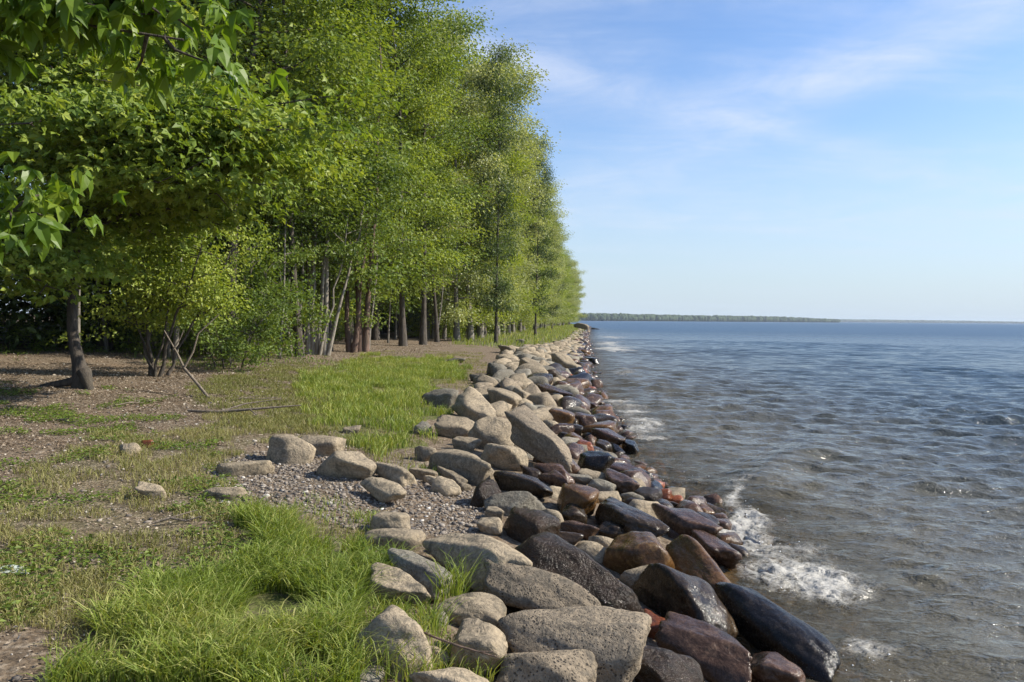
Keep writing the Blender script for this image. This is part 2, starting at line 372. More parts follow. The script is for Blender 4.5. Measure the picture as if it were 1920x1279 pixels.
    tr = t.node('ShaderNodeBsdfTransparent', in_Color=c4(.72, .60, .42))
    clear = t.math('MULTIPLY', t.maprange(da.outputs['Fac'], 0.45, 0.0, 0.0, 0.7), t.math('SUBTRACT', 1.0, ff))
    mx = t.node('ShaderNodeMixShader', in_0=clear); t.l.new(p.outputs[0], mx.inputs[1]); t.l.new(tr.outputs[0], mx.inputs[2])
    t.l.new(mx.outputs[0], out.inputs[0])
    me = mesh_np('lake', np.stack([x, y, z], 1), quads=q, attrs={'foam': ('POINT', fo), 'depth': ('POINT', depth)}, mat=m)
    tag(link('lake_water', me), 'choppy blue grey lake water with foam at the rocks', kind='structure')
build_lake()

# ---------------------------------------------------------------- rocks
def ico(sub):
    import bmesh
    bm = bmesh.new(); bmesh.ops.create_icosphere(bm, subdivisions=sub, radius=1.0)
    V = np.array([v.co[:] for v in bm.verts]); Fc = np.array([[v.index for v in f.verts] for f in bm.faces]); bm.free(); return norm(V), Fc
ICO = {s: ico(s) for s in (2, 3, 4, 5)}
def rock_shape(seed, sub, ang=0.5, nplanes=7, bump=0.095):
    """unit rock: smooth intersection of random planes; ang 0 = pebble, 1 = sharp block"""
    r_ = np.random.default_rng(seed); V, Fc = ICO[sub]
    n = norm(r_.normal(size=(nplanes, 3))); h = r_.uniform(0.74-0.30*min(1, ang*1.3), 1.0, nplanes)
    n = np.concatenate([n, np.array([[0, 0, 1], [0, 0, -1], [1, 0, 0], [-1, 0, 0], [0, 1, 0], [0, -1, 0.]])+r_.normal(0, .16, (6, 3))]); n = norm(n)
    h = np.concatenate([h, r_.uniform(0.72, .92, 2), r_.uniform(0.85, 1.0, 4)])
    p = 2.9+ang*17
    dd = np.clip(V @ n.T, 0, None)/h
    rad = (dd**p).sum(1)**(-1/p)
    Pn = V*rad[:, None]
    Pn = Pn*(1+bump*1.3*fbm(Pn*1.3+seed*3.1, seed, 2)[:, None])
    if sub >= 4:
        Pn = Pn*(1+bump*0.28*fbm(Pn*5.5+seed, seed+9, 3)[:, None])
        cr = np.abs(fbm(Pn*1.7+seed*1.7, seed+40, 2)); Pn = Pn*(1-0.035*np.exp(-(cr/0.035)**2))[:, None]
    mn, mx_ = Pn.min(0), Pn.max(0)
    return (Pn-(mn+mx_)/2)/((mx_-mn)/2), Fc
EL = []  # ellipses of hand placed rocks in the photograph, to keep fillers out
def rock(cx, cy, L, T, th, k, label, ang=0.45, seed=None, beta=1.35, sub=None, group=None, name='boulder', lift=0):
    seed = seed if seed is not None else len(EL)*13+5
    t = R(th); half = 0.5*math.hypot(L*math.sin(t), T*math.cos(t))
    g = hit(cx, min(cy+half-lift, 1420)); dg = (g-CAM) @ fw
    d0 = ray(cx, cy); e = math.atan2(-d0[2], math.hypot(d0[0], d0[1]))
    ff = norm(np.array([d0[0], d0[1], 0])); rr = np.array([ff[1], -ff[0], 0])
    tt = math.tan(abs(t)); m_ = 0.45*tt; kk = min((tt-m_*math.cos(e))/max(math.sin(e), .05), 1.5); m_ = (tt-kk*math.sin(e))/math.cos(e)
    sg = 1 if th >= 0 else -1
    a = norm(rr*sg - kk*ff - m_*np.array([0, 0, 1])); b = norm(np.cross([0, 0, 1.], a)); c = np.cross(a, b)
    if c[2] < 0: c = -c; b = -b
    vf = norm(d0); 
    def img(v): v = v-vf*(v @ vf); return np.array([v @ rt, -(v @ up)])
    ia = img(a); la = np.linalg.norm(ia); nn = np.array([-ia[1], ia[0]])/la
    ib, ic = img(b) @ nn, img(c) @ nn
    depth = dg
    for _ in range(3):
        s = depth/F
        A = 0.5*L*s/la*0.97; Cc = 0.5*T*s/math.sqrt((beta*ib)**2+ic**2); Bb = beta*Cc
        depth = dg+0.55*max(abs(b @ ff)*Bb, abs(a @ ff)*A*0.6)
    pos = CAM+d0*depth
    near = L > 70
    V, Fc = rock_shape(seed, sub or (5 if L > 120 else 4 if L > 34 else 3), min(ang+.10, .95))
    M = np.stack([a*A, b*Bb, c*Cc], 0)
    A *= 1.04; V = V.copy(); V[:, 2] = np.where(V[:, 2] < 0, V[:, 2]*(1.7 if abs(th) < 30 else 1.15), V[:, 2])
    Vw = V @ M
    me = mesh_np(name, Vw, quads=Fc, mat=ROCKM[k])
    o = link(name, me); o.location = pos
    tag(o, label, 'boulder' if L > 60 else 'rock', group)
    EL.append((cx, cy, L, T, t, pos, max(A, Bb)))
    return o

G_DRY = 'dry pale boulders along the top of the bank'; G_WET = 'wet dark boulders at the waterline'; G_COB = 'cobbles among the boulders'
HAND = [
 # cx, cy, L, T, angle, kind, ang, label
 (1073, 1216, 302, 132, 2, 'p', .55, 'huge flat pitted tan slab at the bottom edge with a shaded hollow at its left'),
 (1026, 1268, 190, 92, 4, 'p', .45, 'rounded pitted grey boulder in front of the huge flat slab, cut by the bottom edge'),
 (845, 1284, 150, 80, 12, 't', .4, 'smooth tan boulder cut off by the bottom edge beside the long grass'),
 (738, 1198, 172, 118, 6, 't', .5, 'broad tan boulder with grass growing over its front, nearest the long grass'),
 (893, 1216, 126, 88, 15, 't', .5, 'tan boulder with a dry twig lying across its face'),
 (888, 1146, 138, 58, 12, 't', .5, 'kinked brownish tan boulder with a notch in its upper left side'),
 (1000, 1112, 250, 76, 22, 'p', .6, 'long rough pitted grey slab sloping down to the right'),
 (892, 1035, 190, 84, 36, 't', .45, 'long smooth tan slab resting above the rough pitted slab'),
 (786, 1072, 138, 56, 30, 'g', .5, 'grey tan boulder with tall grass blades at its lower end'),
 (743, 1102, 132, 50, 20, 't', .35, 'smooth low tan boulder half sunk in yellowing grass'),
 (738, 981, 76, 42, 12, 't', .3, 'smooth rounded tan stone on the gravel with a curved shadow under it'),
 (740, 1013, 120, 40, 3, 't', .35, 'pale tan wedge shaped stone just below the smooth rounded stone on gravel'),
 (918, 985, 52, 34, 0, 't', .2, 'small round tan stone, lower one of a touching pair beside the gravel'),
 (927, 964, 38, 26, 0, 't', .2, 'small round tan stone, upper one of a touching pair beside the gravel'),
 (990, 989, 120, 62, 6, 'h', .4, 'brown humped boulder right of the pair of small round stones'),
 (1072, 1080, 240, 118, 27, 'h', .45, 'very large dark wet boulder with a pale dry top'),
 (1057, 1010, 78, 30, 5, 'd', .4, 'flat grey stone behind the very large dark boulder'),
 (1198, 1040, 108, 84, 25, 'b', .5, 'blocky wet brown boulder right behind the very large dark boulder'),
 (970, 944, 130, 48, 3, 'g', .8, 'flat topped layered grey block with a pale upper edge'),
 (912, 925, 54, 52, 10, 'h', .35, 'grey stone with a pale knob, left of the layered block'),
 (1080, 938, 86, 60, 16, 'b', .5, 'lumpy wet brown boulder right of the layered block'),
 (1087, 993, 76, 32, 6, 'w', .4, 'glittering wet stone below the lumpy brown boulder'),
 (1075, 965, 56, 34, 8, 'd', .3, 'dark grey cone shaped stone under the lumpy brown boulder'),
 (1172, 973, 138, 50, 27, 'd', .4, 'long dark rounded boulder sloping to the water with a glinting tip'),
 (1152, 997, 60, 32, 5, 'd', .3, 'small brownish stone leaning on the long dark sloping boulder'),
 (1290, 1113, 165, 108, 36, 'd', .45, 'big black and purple wet boulder with a bright glint on its side'),
 (1316, 1070, 160, 66, 40, 'b', .35, 'long glossy golden brown wet boulder beside the foam'),
 (1337, 1030, 82, 44, 32, 'w', .4, 'purple wet stone at the edge of the foam'),
 (1283, 983, 106, 50, 25, 'w', .8, 'angular wedge of wet purple stone with a black face'),
 (1283, 1005, 56, 26, 8, 'w', .5, 'small wet stone wedged under the angular purple wedge'),
 (1462, 1180, 232, 92, 31, 'k', .0, 'big black whale backed boulder standing alone in the water'),
 (1322, 1221, 190, 74, 18, 'w', .55, 'flat purple red wet slab with a white glint on its front'),
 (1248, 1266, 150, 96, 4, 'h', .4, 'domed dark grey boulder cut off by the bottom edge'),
 (1455, 1268, 126, 84, 5, 'w', .85, 'sharp edged reddish boulder with a peaked top at the bottom edge'),
 (1558, 1270, 104, 40, 5, 'b', .4, 'low glossy brown stone at the bottom edge in the wash'),
 (1225, 1173, 58, 42, 10, 'r', .3, 'orange red stone peeping out behind the huge flat slab'),
 (1230, 924, 62, 20, 3, 'r', .3, 'flat brick red stone lying in shallow water'),
 (1192, 943, 54, 18, 8, 'd', .4, 'thin dark stone in the shallows below the flat red stone'),
 (1128, 909, 52, 26, 5, 'g', .25, 'greyish green oval stone near the shallows'),
 (1160, 904, 62, 30, 30, 'w', .4, 'reddish wet stone beside the greyish green oval stone'),
 (1328, 979, 46, 26, 30, 'd', .7, 'small black stone between the angular wedge and the foam'),
 (1343, 955, 50, 15, 10, 'd', .7, 'thin dark plate of rock just breaking the water'),
 (1262, 946, 54, 12, 5, 'd', .7, 'low flat slab awash behind the angular wedge'),
 (1270, 863, 27, 19, 0, 'k', .4, 'little black stone standing out in the water'),
 (1298, 892, 46, 14, 5, 'w', .5, 'glinting low stone awash beyond the little black stone'),
 (1218, 866, 34, 10, 3, 'k', .5, 'flat black stone awash left of the little black stone'),
 (1505, 1139, 22, 13, 0, 'd', .3, 'tiny dark stone in the foam beyond the whale backed boulder'),
 (1118, 870, 72, 46, 3, 'k', .85, 'black cube like boulder with a green mossy rim'),
 (1014, 822, 152, 56, 38, 'p', .4, 'great diagonal tan slab leaning towards the lake in mid bank'),
 (926, 812, 92, 62, 4, 't', .7, 'pointed tan boulder leaning against the great diagonal slab'),
 (940, 855, 98, 50, 6, 't', .5, 'tan boulder with an undercut dark base under the pointed boulder'),
 (862, 802, 92, 42, 2, 't', .6, 'wide tan boulder split by a dark crack, at the grass edge'),
 (875, 832, 44, 24, 10, 't', .5, 'small brown stone under the cracked wide boulder'),
 (872, 869, 114, 52, 23, 't', .3, 'large smooth oval tan boulder above the gravel'),
 (798, 850, 48, 28, 8, 't', .5, 'mossy tan stone left of the large smooth oval boulder'),
 (828, 745, 70, 34, 6, 'g', .5, 'grey stone sunk in the far side of the grass patch'),
 (888, 760, 78, 44, 32, 't', .45, 'tan slab tilted to the right beyond the grass patch'),
 (940, 746, 74, 34, 24, 't', .45, 'long pale stone with a dark gap beneath, beyond the tilted slab'),
 (975, 742, 44, 28, 10, 't', .4, 'pale stone left of a speckled upright stone'),
 (1000, 740, 38, 34, 50, 'p', .4, 'speckled upright stone on top of the bank'),
 (1022, 856, 50, 30, 4, 'w', .25, 'round pinkish stone with bright wet sparkles under the diagonal slab'),
 (1066, 871, 52, 36, 14, 'w', .3, 'dull red brown stone right of the sparkling pinkish stone'),
 (1040, 884, 74, 26, 16, 'w', .6, 'layered dark red stone below the sparkling pinkish stone'),
 (995, 884, 48, 19, 8, 'd', .3, 'dark flat oval stone left of the layered dark red stone'),
 (985, 907, 106, 36, 15, 'd', .35, 'long dark grey rounded stone lying above the layered block'),
 (1042, 898, 52, 27, 22, 'w', .2, 'smooth reddish oval stone with a pale sheen'),
 (1085, 898, 56, 18, 4, 'g', .4, 'wet green grey flat stone right of the smooth reddish oval'),
 (1088, 921, 66, 28, 12, 'b', .4, 'low brown stone above the lumpy brown boulder'),
 (1098, 840, 38, 29, 0, 'r', .15, 'round orange brown stone at the foot of the diagonal slab'),
 (1138, 821, 56, 33, 14, 'w', .3, 'smooth reddish boulder nearest the mid shore splash'),
 (1130, 837, 32, 22, 10, 'd', .4, 'small purple grey stone below the smooth reddish boulder'),
 (1156, 843, 32, 17, 20, 'k', .7, 'little black angular stone at the water edge in mid shore'),
 (1182, 839, 44, 26, 26, 'k', .8, 'dark angular stone sticking into the water in mid shore'),
 (1136, 857, 46, 20, 8, 'g', .4, 'grey brown stone above the black cube like boulder'),
 (1053, 783, 46, 33, 4, 'b', .35, 'yellowish brown stone with dark sides behind the diagonal slab'),
 (1076, 806, 42, 22, 6, 'd', .25, 'blue grey oval stone behind the diagonal slab'),
 (1060, 818, 30, 14, 6, 'd', .25, 'small blue grey stone touching the diagonal slab'),
 (1012, 768, 34, 16, 8, 'g', .25, 'olive oval stone behind the top of the diagonal slab'),
 (1096, 789, 46, 28, 8, 'w', .35, 'wine coloured stone near the mid shore splash'),
 (1108, 762, 42, 16, 8, 'w', .4, 'flat wine coloured stone above the mid shore splash'),
 (546, 843, 94, 54, 2, 't', .45, 'domed tan boulder standing alone left of the gravel'),
 (600, 834, 74, 38, 12, 't', .4, 'light tan boulder touching the domed one'),
 (650, 870, 106, 48, 13, 't', .55, 'overhanging tan boulder with a black shadow beneath'),
 (736, 884, 80, 34, 16, 't', .55, 'flat tan boulder right of the overhanging one'),
 (722, 916, 82, 34, 35, 't', .5, 'tilted tan stone whose shaded end faces the gravel'),
 (795, 889, 54, 20, 8, 't', .5, 'low pale stone at the end of the row above the gravel'),
 (812, 901, 42, 18, 12, 't', .5, 'small pale stone between two larger ones above the gravel'),
 (835, 913, 52, 28, 15, 't', .4, 'pale tan stone lowest of the little group above the gravel'),
 (850, 893, 54, 24, 24, 't', .5, 'small tan stone tucked under the large smooth oval boulder'),
 (872, 913, 24, 18, 0, 't', .4, 'tiny tan cobble under the large smooth oval boulder'),
 (890, 941, 15, 18, 0, 't', .4, 'tiny white cobble left of the layered block'),
 (458, 878, 106, 30, 2, 't', .4, 'flat tan stone nearly buried in the turf left of the domed boulder'),
 (420, 924, 84, 26, 8, 't', .5, 'low grey stone buried in thin grass left of the gravel'),
 (281, 922, 52, 28, 14, 't', .5, 'small pinkish stone in the weeds on the left'),
 (245, 842, 36, 24, 0, 't', .4, 'grey stone in the weeds further left'),
 (276, 832, 22, 16, 0, 'r', .4, 'small reddish stone in the weeds on the left'),
 (660, 806, 36, 16, 0, 't', .4, 'pale stone showing through the bright green grass'),
 (795, 803, 32, 24, 5, 'g', .5, 'grey stone at the edge of the bright grass left of the cracked boulder'),
 (855, 676, 36, 10, 2, 'g', .5, 'low dark stone far off at the back of the grass'),
 (895, 709, 25, 15, 5, 'g', .6, 'dark little stone at the grass edge'),
 (926, 713, 32, 12, 15, 'g', .6, 'long narrow stone at the grass edge'),
 (1058, 681, 44, 27, 46, 't', .45, 'orange tan slab tilted to the lake far along the bank'),
 (1092, 698, 20, 18, 0, 'r', .4, 'small red stone at the waterline far along'),
 (1117, 721, 28, 20, 0, 'w', .3, 'dark wine stone with water around it far along'),
 (1095, 721, 26, 17, 5, 'w', .4, 'brown red stone just left of the dark wine stone'),
 (1000, 690, 62, 24, 26, 't', .5, 'long pale slab on the far bank'),
 (1107, 677, 26, 14, 10, 'k', .5, 'dark block at the far waterline'),
 (1036, 736, 66, 20, 20, 'w', .6, 'layered wine brown slab beyond the great diagonal slab'),
 (1091, 612, 26, 12, 12, 't', .5, 'tan rock on the very tip of the point'),
 (1118, 618, 18, 6, 5, 'd', .5, 'dark rock in the water at the tip of the point'),
 (950, 655, 24, 14, 10, 't', .5, 'pale rock at the near end of the far heap'),
 (975, 640, 18, 8, 0, 'g', .5, 'dark grey rock in the far grass'),
]
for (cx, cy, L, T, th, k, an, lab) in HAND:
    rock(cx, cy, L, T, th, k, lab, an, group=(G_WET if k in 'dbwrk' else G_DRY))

# more stones of the revetment: shared shapes, each one its own object while they are large enough to tell apart
PROTO = {}
def proto(i, k):
    if (i, k) not in PROTO:
        V, Fc = rock_shape(500+i*7, 3, [.3, .5, .7, .25, .85, .4][i % 6]); PROTO[i, k] = mesh_np('cobble', V, quads=Fc, mat=ROCKM[k])
    return PROTO[i, k]
def pick_kind(s, y, rn):
    zone = s+rn.normal(0, .22)*(1+y/60)
    if zone > 1.25: return rn.choice(['t', 't', 'g', 'p'])
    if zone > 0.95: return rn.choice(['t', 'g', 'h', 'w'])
    return rn.choice(['d', 'w', 'w', 'b', 'd', 'k', 'w', 'r'], p=[.22, .2, .15, .17, .12, .08, .045, .015])
def covered(px, py, grow=1.0):
    for (cx, cy, L, T, t, pos, rad) in EL:
        dx, dy = px-cx, py-cy; u = dx*math.cos(t)+dy*math.sin(t); v = -dx*math.sin(t)+dy*math.cos(t)
        if (u/(L/2*grow))**2+(v/(T/2*grow))**2 < 1: return True
    return False
cand = []
rn = np.random.default_rng(21)
def band_w(y): return float(np.interp(y, [0, 9, 25, 40, 50, 65, 95, 140], [2.5, 2.7, 2.9, 4.0, 2.6, 2.0, 1.8, 1.8]))
placed = []
cells = {}
def free(x, y, r):
    ci, cj = int(x//1.2), int(y//1.2)
    for a in (-1, 0, 1):
        for b in (-1, 0, 1):
            for (X, Y, Rr) in cells.get((ci+a, cj+b), ()):
                if (x-X)**2+(y-Y)**2 < (0.80*(r+Rr))**2: return False
    return True
def put(x, y, r): cells.setdefault((int(x//1.2), int(y//1.2)), []).append((x, y, r))
for e in EL:
    put(e[5][0], e[5][1], e[6]*0.75)
    if e[6] > .35: put(e[5][0]+.3*e[6], e[5][1]-.3*e[6], e[6]*0.5); put(e[5][0]-.3*e[6], e[5][1]+.3*e[6], e[6]*0.5)
for rad_lo, rad_hi, n in ((.32, .44, 1600), (.22, .34, 9000), (.13, .22, 20000), (.07, .12, 9000)):
    for _ in range(n):
        y = 3.3*(250/3.3)**rn.random() if rad_lo < .2 else rn.choice([rn.uniform(14, 60), rn.uniform(14, 245)])
        if y < 22 and rad_hi > .34: continue
        smin = (0.1 if rad_hi > .22 else -.8) if y < 17 else -0.6
        if rad_hi <= .12 and y > 25: continue
        if rad_hi <= .22 and y > 90: continue
        smin = max(smin, .15 if rad_lo >= .2 else -.35) if y >= 17 else smin; s = rn.uniform(smin, band_w(y)); x = float(shore(y))-s; r = rn.uniform(rad_lo, rad_hi)
        if s > band_w(y)-0.7 and rn.random() < .6: continue
        if y > 38: r *= .85
        if not free(x, y, r): continue
        z = float(gh(x, y)); px, py = project(np.array([[x, y, z+r*.3]])); px, py = float(px[0]), float(py[0])
        if y < 26 and covered(px, py, 1.02): continue
        if y < 15 and r > .14 and px > np.interp(py, [860, 900, 940, 1000, 1060, 1130, 1160, 1280], [1150, 1200, 1300, 1370, 1370, 1340, 1360, 1560]): continue
        if y < 14 and (s > 2.3 or r*1500/y > 34) : continue
        if 860 < px < 1100 and y < 14 and s > 1.9: continue
        put(x, y, r); k = pick_kind(s*(1.0 if y < 40 else 1.15), y, rn)
        cand.append((r/y, x, y, z, r, k, s, px))
cand.sort(key=lambda c: -c[0])
vis = [c for c in cand if -60 < c[7] < 1980]
IND = set(id(c) for c in vis[:188])
def stretch(V, r, q, rn_):
    S = np.array([r*q[0], r*q[1], r*q[2]]); yaw = q[3]; c, s_ = math.cos(yaw), math.sin(yaw)
    V = V*S; tl = q[4]
    V = V @ np.array([[math.cos(tl), 0, -math.sin(tl)], [0, 1, 0], [math.sin(tl), 0, math.cos(tl)]])
    return V @ np.array([[c, s_, 0], [-s_, c, 0], [0, 0, 1.0]])
KW = {'t': 'pale tan', 'p': 'pitted grey tan', 'g': 'grey', 'h': 'half wet brown', 'd': 'wet dark', 'b': 'wet brown', 'w': 'wet wine red', 'r': 'wet orange red', 'k': 'wet black'}
rest = {}; LABN = {}
def pyof(c): return float(project(np.array([[c[1], c[2], c[3]+c[4]*.3]]))[1][0])
def shorten(t):
    w_ = t.replace(',', '').split(); out = []
    for a in w_:
        if a in ('at', 'in', 'with', 'beside', 'cut', 'lying', 'resting', 'sloping', 'on', 'just', 'right', 'left', 'behind', 'below', 'wedged', 'leaning', 'standing', 'peeping', 'near', 'between', 'breaking', 'awash', 'under', 'sunk', 'tilted', 'beyond', 'above', 'nearest', 'touching', 'split', 'whose', 'tucked', 'nearly', 'buried', 'showing', 'far', 'half', 'lower', 'upper', 'lowest', 'sticking', 'over', 'that', 'of'): 
            if len(out) > 2 or (len(out) > 1 and out[-1] in ('stone', 'boulder', 'rock', 'slab', 'block', 'cobble')): break
        out.append(a)
    return ' '.join(out[:8])
for c in cand:
    _, x, y, z, r, k, s, px = c
    q = (rn.uniform(1.0, 1.45), rn.uniform(.75, 1.0), rn.uniform(.5, .85), rn.uniform(0, 6.28), rn.uniform(-.3, .3)); i = int(rn.integers(0, 6))
    zc = z+r*q[2]*(0.35 if y < 24 else 0.10 if y < 40 else -0.05)
    if id(c) in IND:
        o = link('rock', proto(i, k)); o.location = (x, y, zc); o.scale = (r*q[0], r*q[1], r*q[2]); o.rotation_euler = (0, q[4], q[3])
        where = 'near the camera' if y < 16 else 'in mid bank' if y < 40 else 'far along the bank'
        row = 'at the waterline' if s < .9 else 'on the lakeward slope' if s < 1.8 else 'on top of the bank by the grass'
        best = min(range(len(HAND)), key=lambda q_: math.hypot(HAND[q_][0]-px, (HAND[q_][1]-pyof(c))*1.4)-0.25*HAND[q_][2]); hx, hy = HAND[best][:2]; dx, dy = px-hx, pyof(c)-hy
        short = shorten(HAND[best][7]); rel = ('right of' if dx > 0 else 'left of') if abs(dx) > abs(dy)*1.3 else ('in front of' if dy > 0 else 'behind')
        size = 'large' if r > .42 else 'fair sized' if r > .3 else 'smallish' if r > .2 else 'little'
        lab = '%s %s stone %s the %s' % (size, KW[k], rel, short)
        LABN.setdefault(lab, []).append((o, px)); tag(o, lab, 'rock', 'smaller stones of the rock bank, %s %s' % (row, where))
    else:
        V, Fc = ICO[2] if y > 12 else ICO[3]
        V, Fc = rock_shape(500+i*7, 2 if y > 9 else 3, .5)
        rest.setdefault(k, []).append((stretch(V, r, q, rn)+np.array([x, y, zc]), Fc))
for lab, lst in LABN.items():
    lst.sort(key=lambda e: e[1])
    if len(lst) == 2: lst[0][0]['label'] = 'left '+lab; lst[1][0]['label'] = 'right '+lab
    elif len(lst) > 2:
        for q_, e in enumerate(lst): e[0]['label'] = '%s from left, %s' % (['first', 'second', 'third', 'fourth', 'fifth', 'sixth', 'seventh', 'eighth', 'ninth', 'tenth', 'eleventh', 'twelfth'][min(q_, 11)], lab)
allV = []; allF = []; mi = []; off = 0; keys = list(rest)
for ki, k in enumerate(keys):
    for V, Fc in rest[k]:
        allV.append(V); allF.append(Fc+off); off += len(V); mi += [ki]*len(Fc)
me = mesh_np('cobble_fill', np.concatenate(allV), quads=np.concatenate(allF))
for k in keys: me.materials.append(ROCKM[k])
me.polygons.foreach_set('material_index', np.array(mi, np.int32))
tag(link('cobbles', me), 'small cobbles packed in the gaps of the rock bank and along its far end', 'cobbles', kind='stuff')
print('rocks hand', len(EL), 'fill', len(cand))
# ---------------------------------------------------------------- leaves and trees
LEAF = {
 'yellow': leaf_mat('yellow_green_leaf', (.12, .17, .022), (.25, .32, .042), (.42, .46, .09), trans=.42),
 'green': leaf_mat('mid_green_leaf', (.065, .115, .022), (.155, .22, .038), (.28, .34, .07), trans=.42),
 'deep': leaf_mat('deep_green_leaf', (.025, .055, .014), (.060, .10, .022), (.13, .18, .045)),
 'shade': leaf_mat('shaded_undergrowth_leaf', (.016, .038, .01), (.038, .068, .015), (.08, .12, .025), trans=.2),  # green darkened to carry the shade of the wood interior
 'lime': leaf_mat('lime_leaf', (.085, .145, .02), (.20, .28, .036), (.38, .43, .085), trans=.42),
 'silver': leaf_mat('silvery_green_leaf', (.17, .21, .065), (.33, .37, .15), (.58, .60, .34), trans=.4, rough=.4),
 'maple': leaf_mat('maple_leaf', (.07, .14, .014), (.14, .23, .022), (.24, .32, .04), trans=.5, rough=.4),
 'grass': leaf_mat('grass_blade', (.09, .14, .02), (.21, .28, .04), (.50, .47, .17), trans=.4, rough=.55),
 'dry': leaf_mat('dry_grass_blade', (.14, .16, .04), (.24, .235, .075), (.42, .35, .18), trans=.3, rough=.7),
 'litter': leaf_mat('leaf_litter', (.09, .06, .04), (.26, .20, .14), (.62, .56, .47), trans=.05, rough=.8, spec=.1),
}
BARK = {'pale': bark_mat('pale_bark', c4(.36, .32, .26), c4(.16, .135, .105)), 'dark': bark_mat('dark_bark', c4(.10, .08, .062), c4(.028, .023, .02)), 'grey': bark_mat('grey_bark', c4(.26, .23, .19), c4(.10, .088, .072)),
        'red': bark_mat('reddish_bark', c4(.20, .125, .09), c4(.07, .045, .035)), 'dead': bark_mat('dead_wood', c4(.27, .22, .17), c4(.13, .10, .075))}
def leaf_arrays(P, d, n, L, W, tint, detail=0):
    d = norm(d); s = norm(np.cross(n, d)); n = np.cross(d, s); L = L[:, None]; W = W[:, None]
    if detail == 0:
        V = np.stack([P, P+d*L*.45+s*W*.5+n*L*.10, P+d*L-n*L*.08, P+d*L*.45-s*W*.5+n*L*.10], 1)
        N = len(P); q = np.arange(N*4).reshape(N, 4)
        return V.reshape(-1, 3), q, tint
    pts = [(0, 0, 0), (.35, 0, 0), (.7, 0, -.03), (1, 0, -.12), (.27, .5, .10), (.62, .36, .06), (.27, -.5, .10), (.62, -.36, .06)]
    V = np.stack([P+d*L*a+s*W*b+n*L*c for a, b, c in pts], 1)
    tri = np.array([(0, 4, 1), (1, 4, 5), (1, 5, 2), (2, 5, 3), (0, 1, 6), (1, 7, 6), (1, 2, 7), (2, 3, 7)])
    N = len(P); q = (np.arange(N)[:, None, None]*8+tri[None]).reshape(-1, 3)
    return V.reshape(-1, 3), q, np.repeat(tint, 8)
def leaves_at(clusters, r_, nl, L, spread=(.42, .42, .17), droop=.35, lobed=False, detail=0, wr=.62):
    """clusters: (n,3) centres -> V,F,tint"""
    clusters = np.asarray(clusters); nC = len(clusters)
    ct = r_.normal(0, .15, nC); cs = r_.uniform(.75, 1.3, nC)
    idx = np.repeat(np.arange(nC), nl); N = len(idx)
    off = norm(r_.normal(size=(N, 3)))*(r_.random((N, 1))**.42)*1.75*np.array(spread)*cs[idx, None]*(1+.25*r_.normal(size=(N, 1)))
    P = clusters[idx]+off
    d = norm(off*np.array([1, 1, .4])+r_.normal(0, .35, (N, 3))); d[:, 2] -= droop
    n = r_.normal(0, .62, (N, 3)); n[:, 2] += .9; n[:, 0] += .45
    ln = L*r_.uniform(.65, 1.25, N); ti = np.clip(.5+ct[idx]+r_.normal(0, .16, N), 0, 1)
    if lobed:
        d = norm(d); n = norm(n); s = norm(np.cross(n, d))
        P3 = np.concatenate([P, P, P]); d3 = np.concatenate([d, d*.55+s*.8, d*.55-s*.8]); n3 = np.concatenate([n]*3)
        l3 = np.concatenate([ln, ln*.75, ln*.75]); t3 = np.concatenate([ti]*3)
        return leaf_arrays(P3, d3, n3, l3, l3*wr, t3, detail)
    return leaf_arrays(P, d, n, ln, ln*wr, ti, detail)
def crown_mesh(clusters, r_, mat, **kw):
    V, F_, t = leaves_at(clusters, r_, **kw)
    return mesh_np('crown', V, quads=F_, smooth=False, attrs={'tint': ('FACE', t)}, mat=mat)
def prof(kind, u):
    if kind == 'edge': return np.interp(u, [0, .12, .45, .8, 1], [.8, .97, 1.0, .92, .62])
    if kind == 'tall': return np.interp(u, [0, .25, .6, .88, 1], [.6, .88, 1.0, .92, .62])
    if kind == 'column': return np.interp(u, [0, .2, .6, .9, 1], [.6, .95, .95, .72, .3])
    return np.interp(u, [0, .4, .8, 1], [.6, 1, .8, .3])
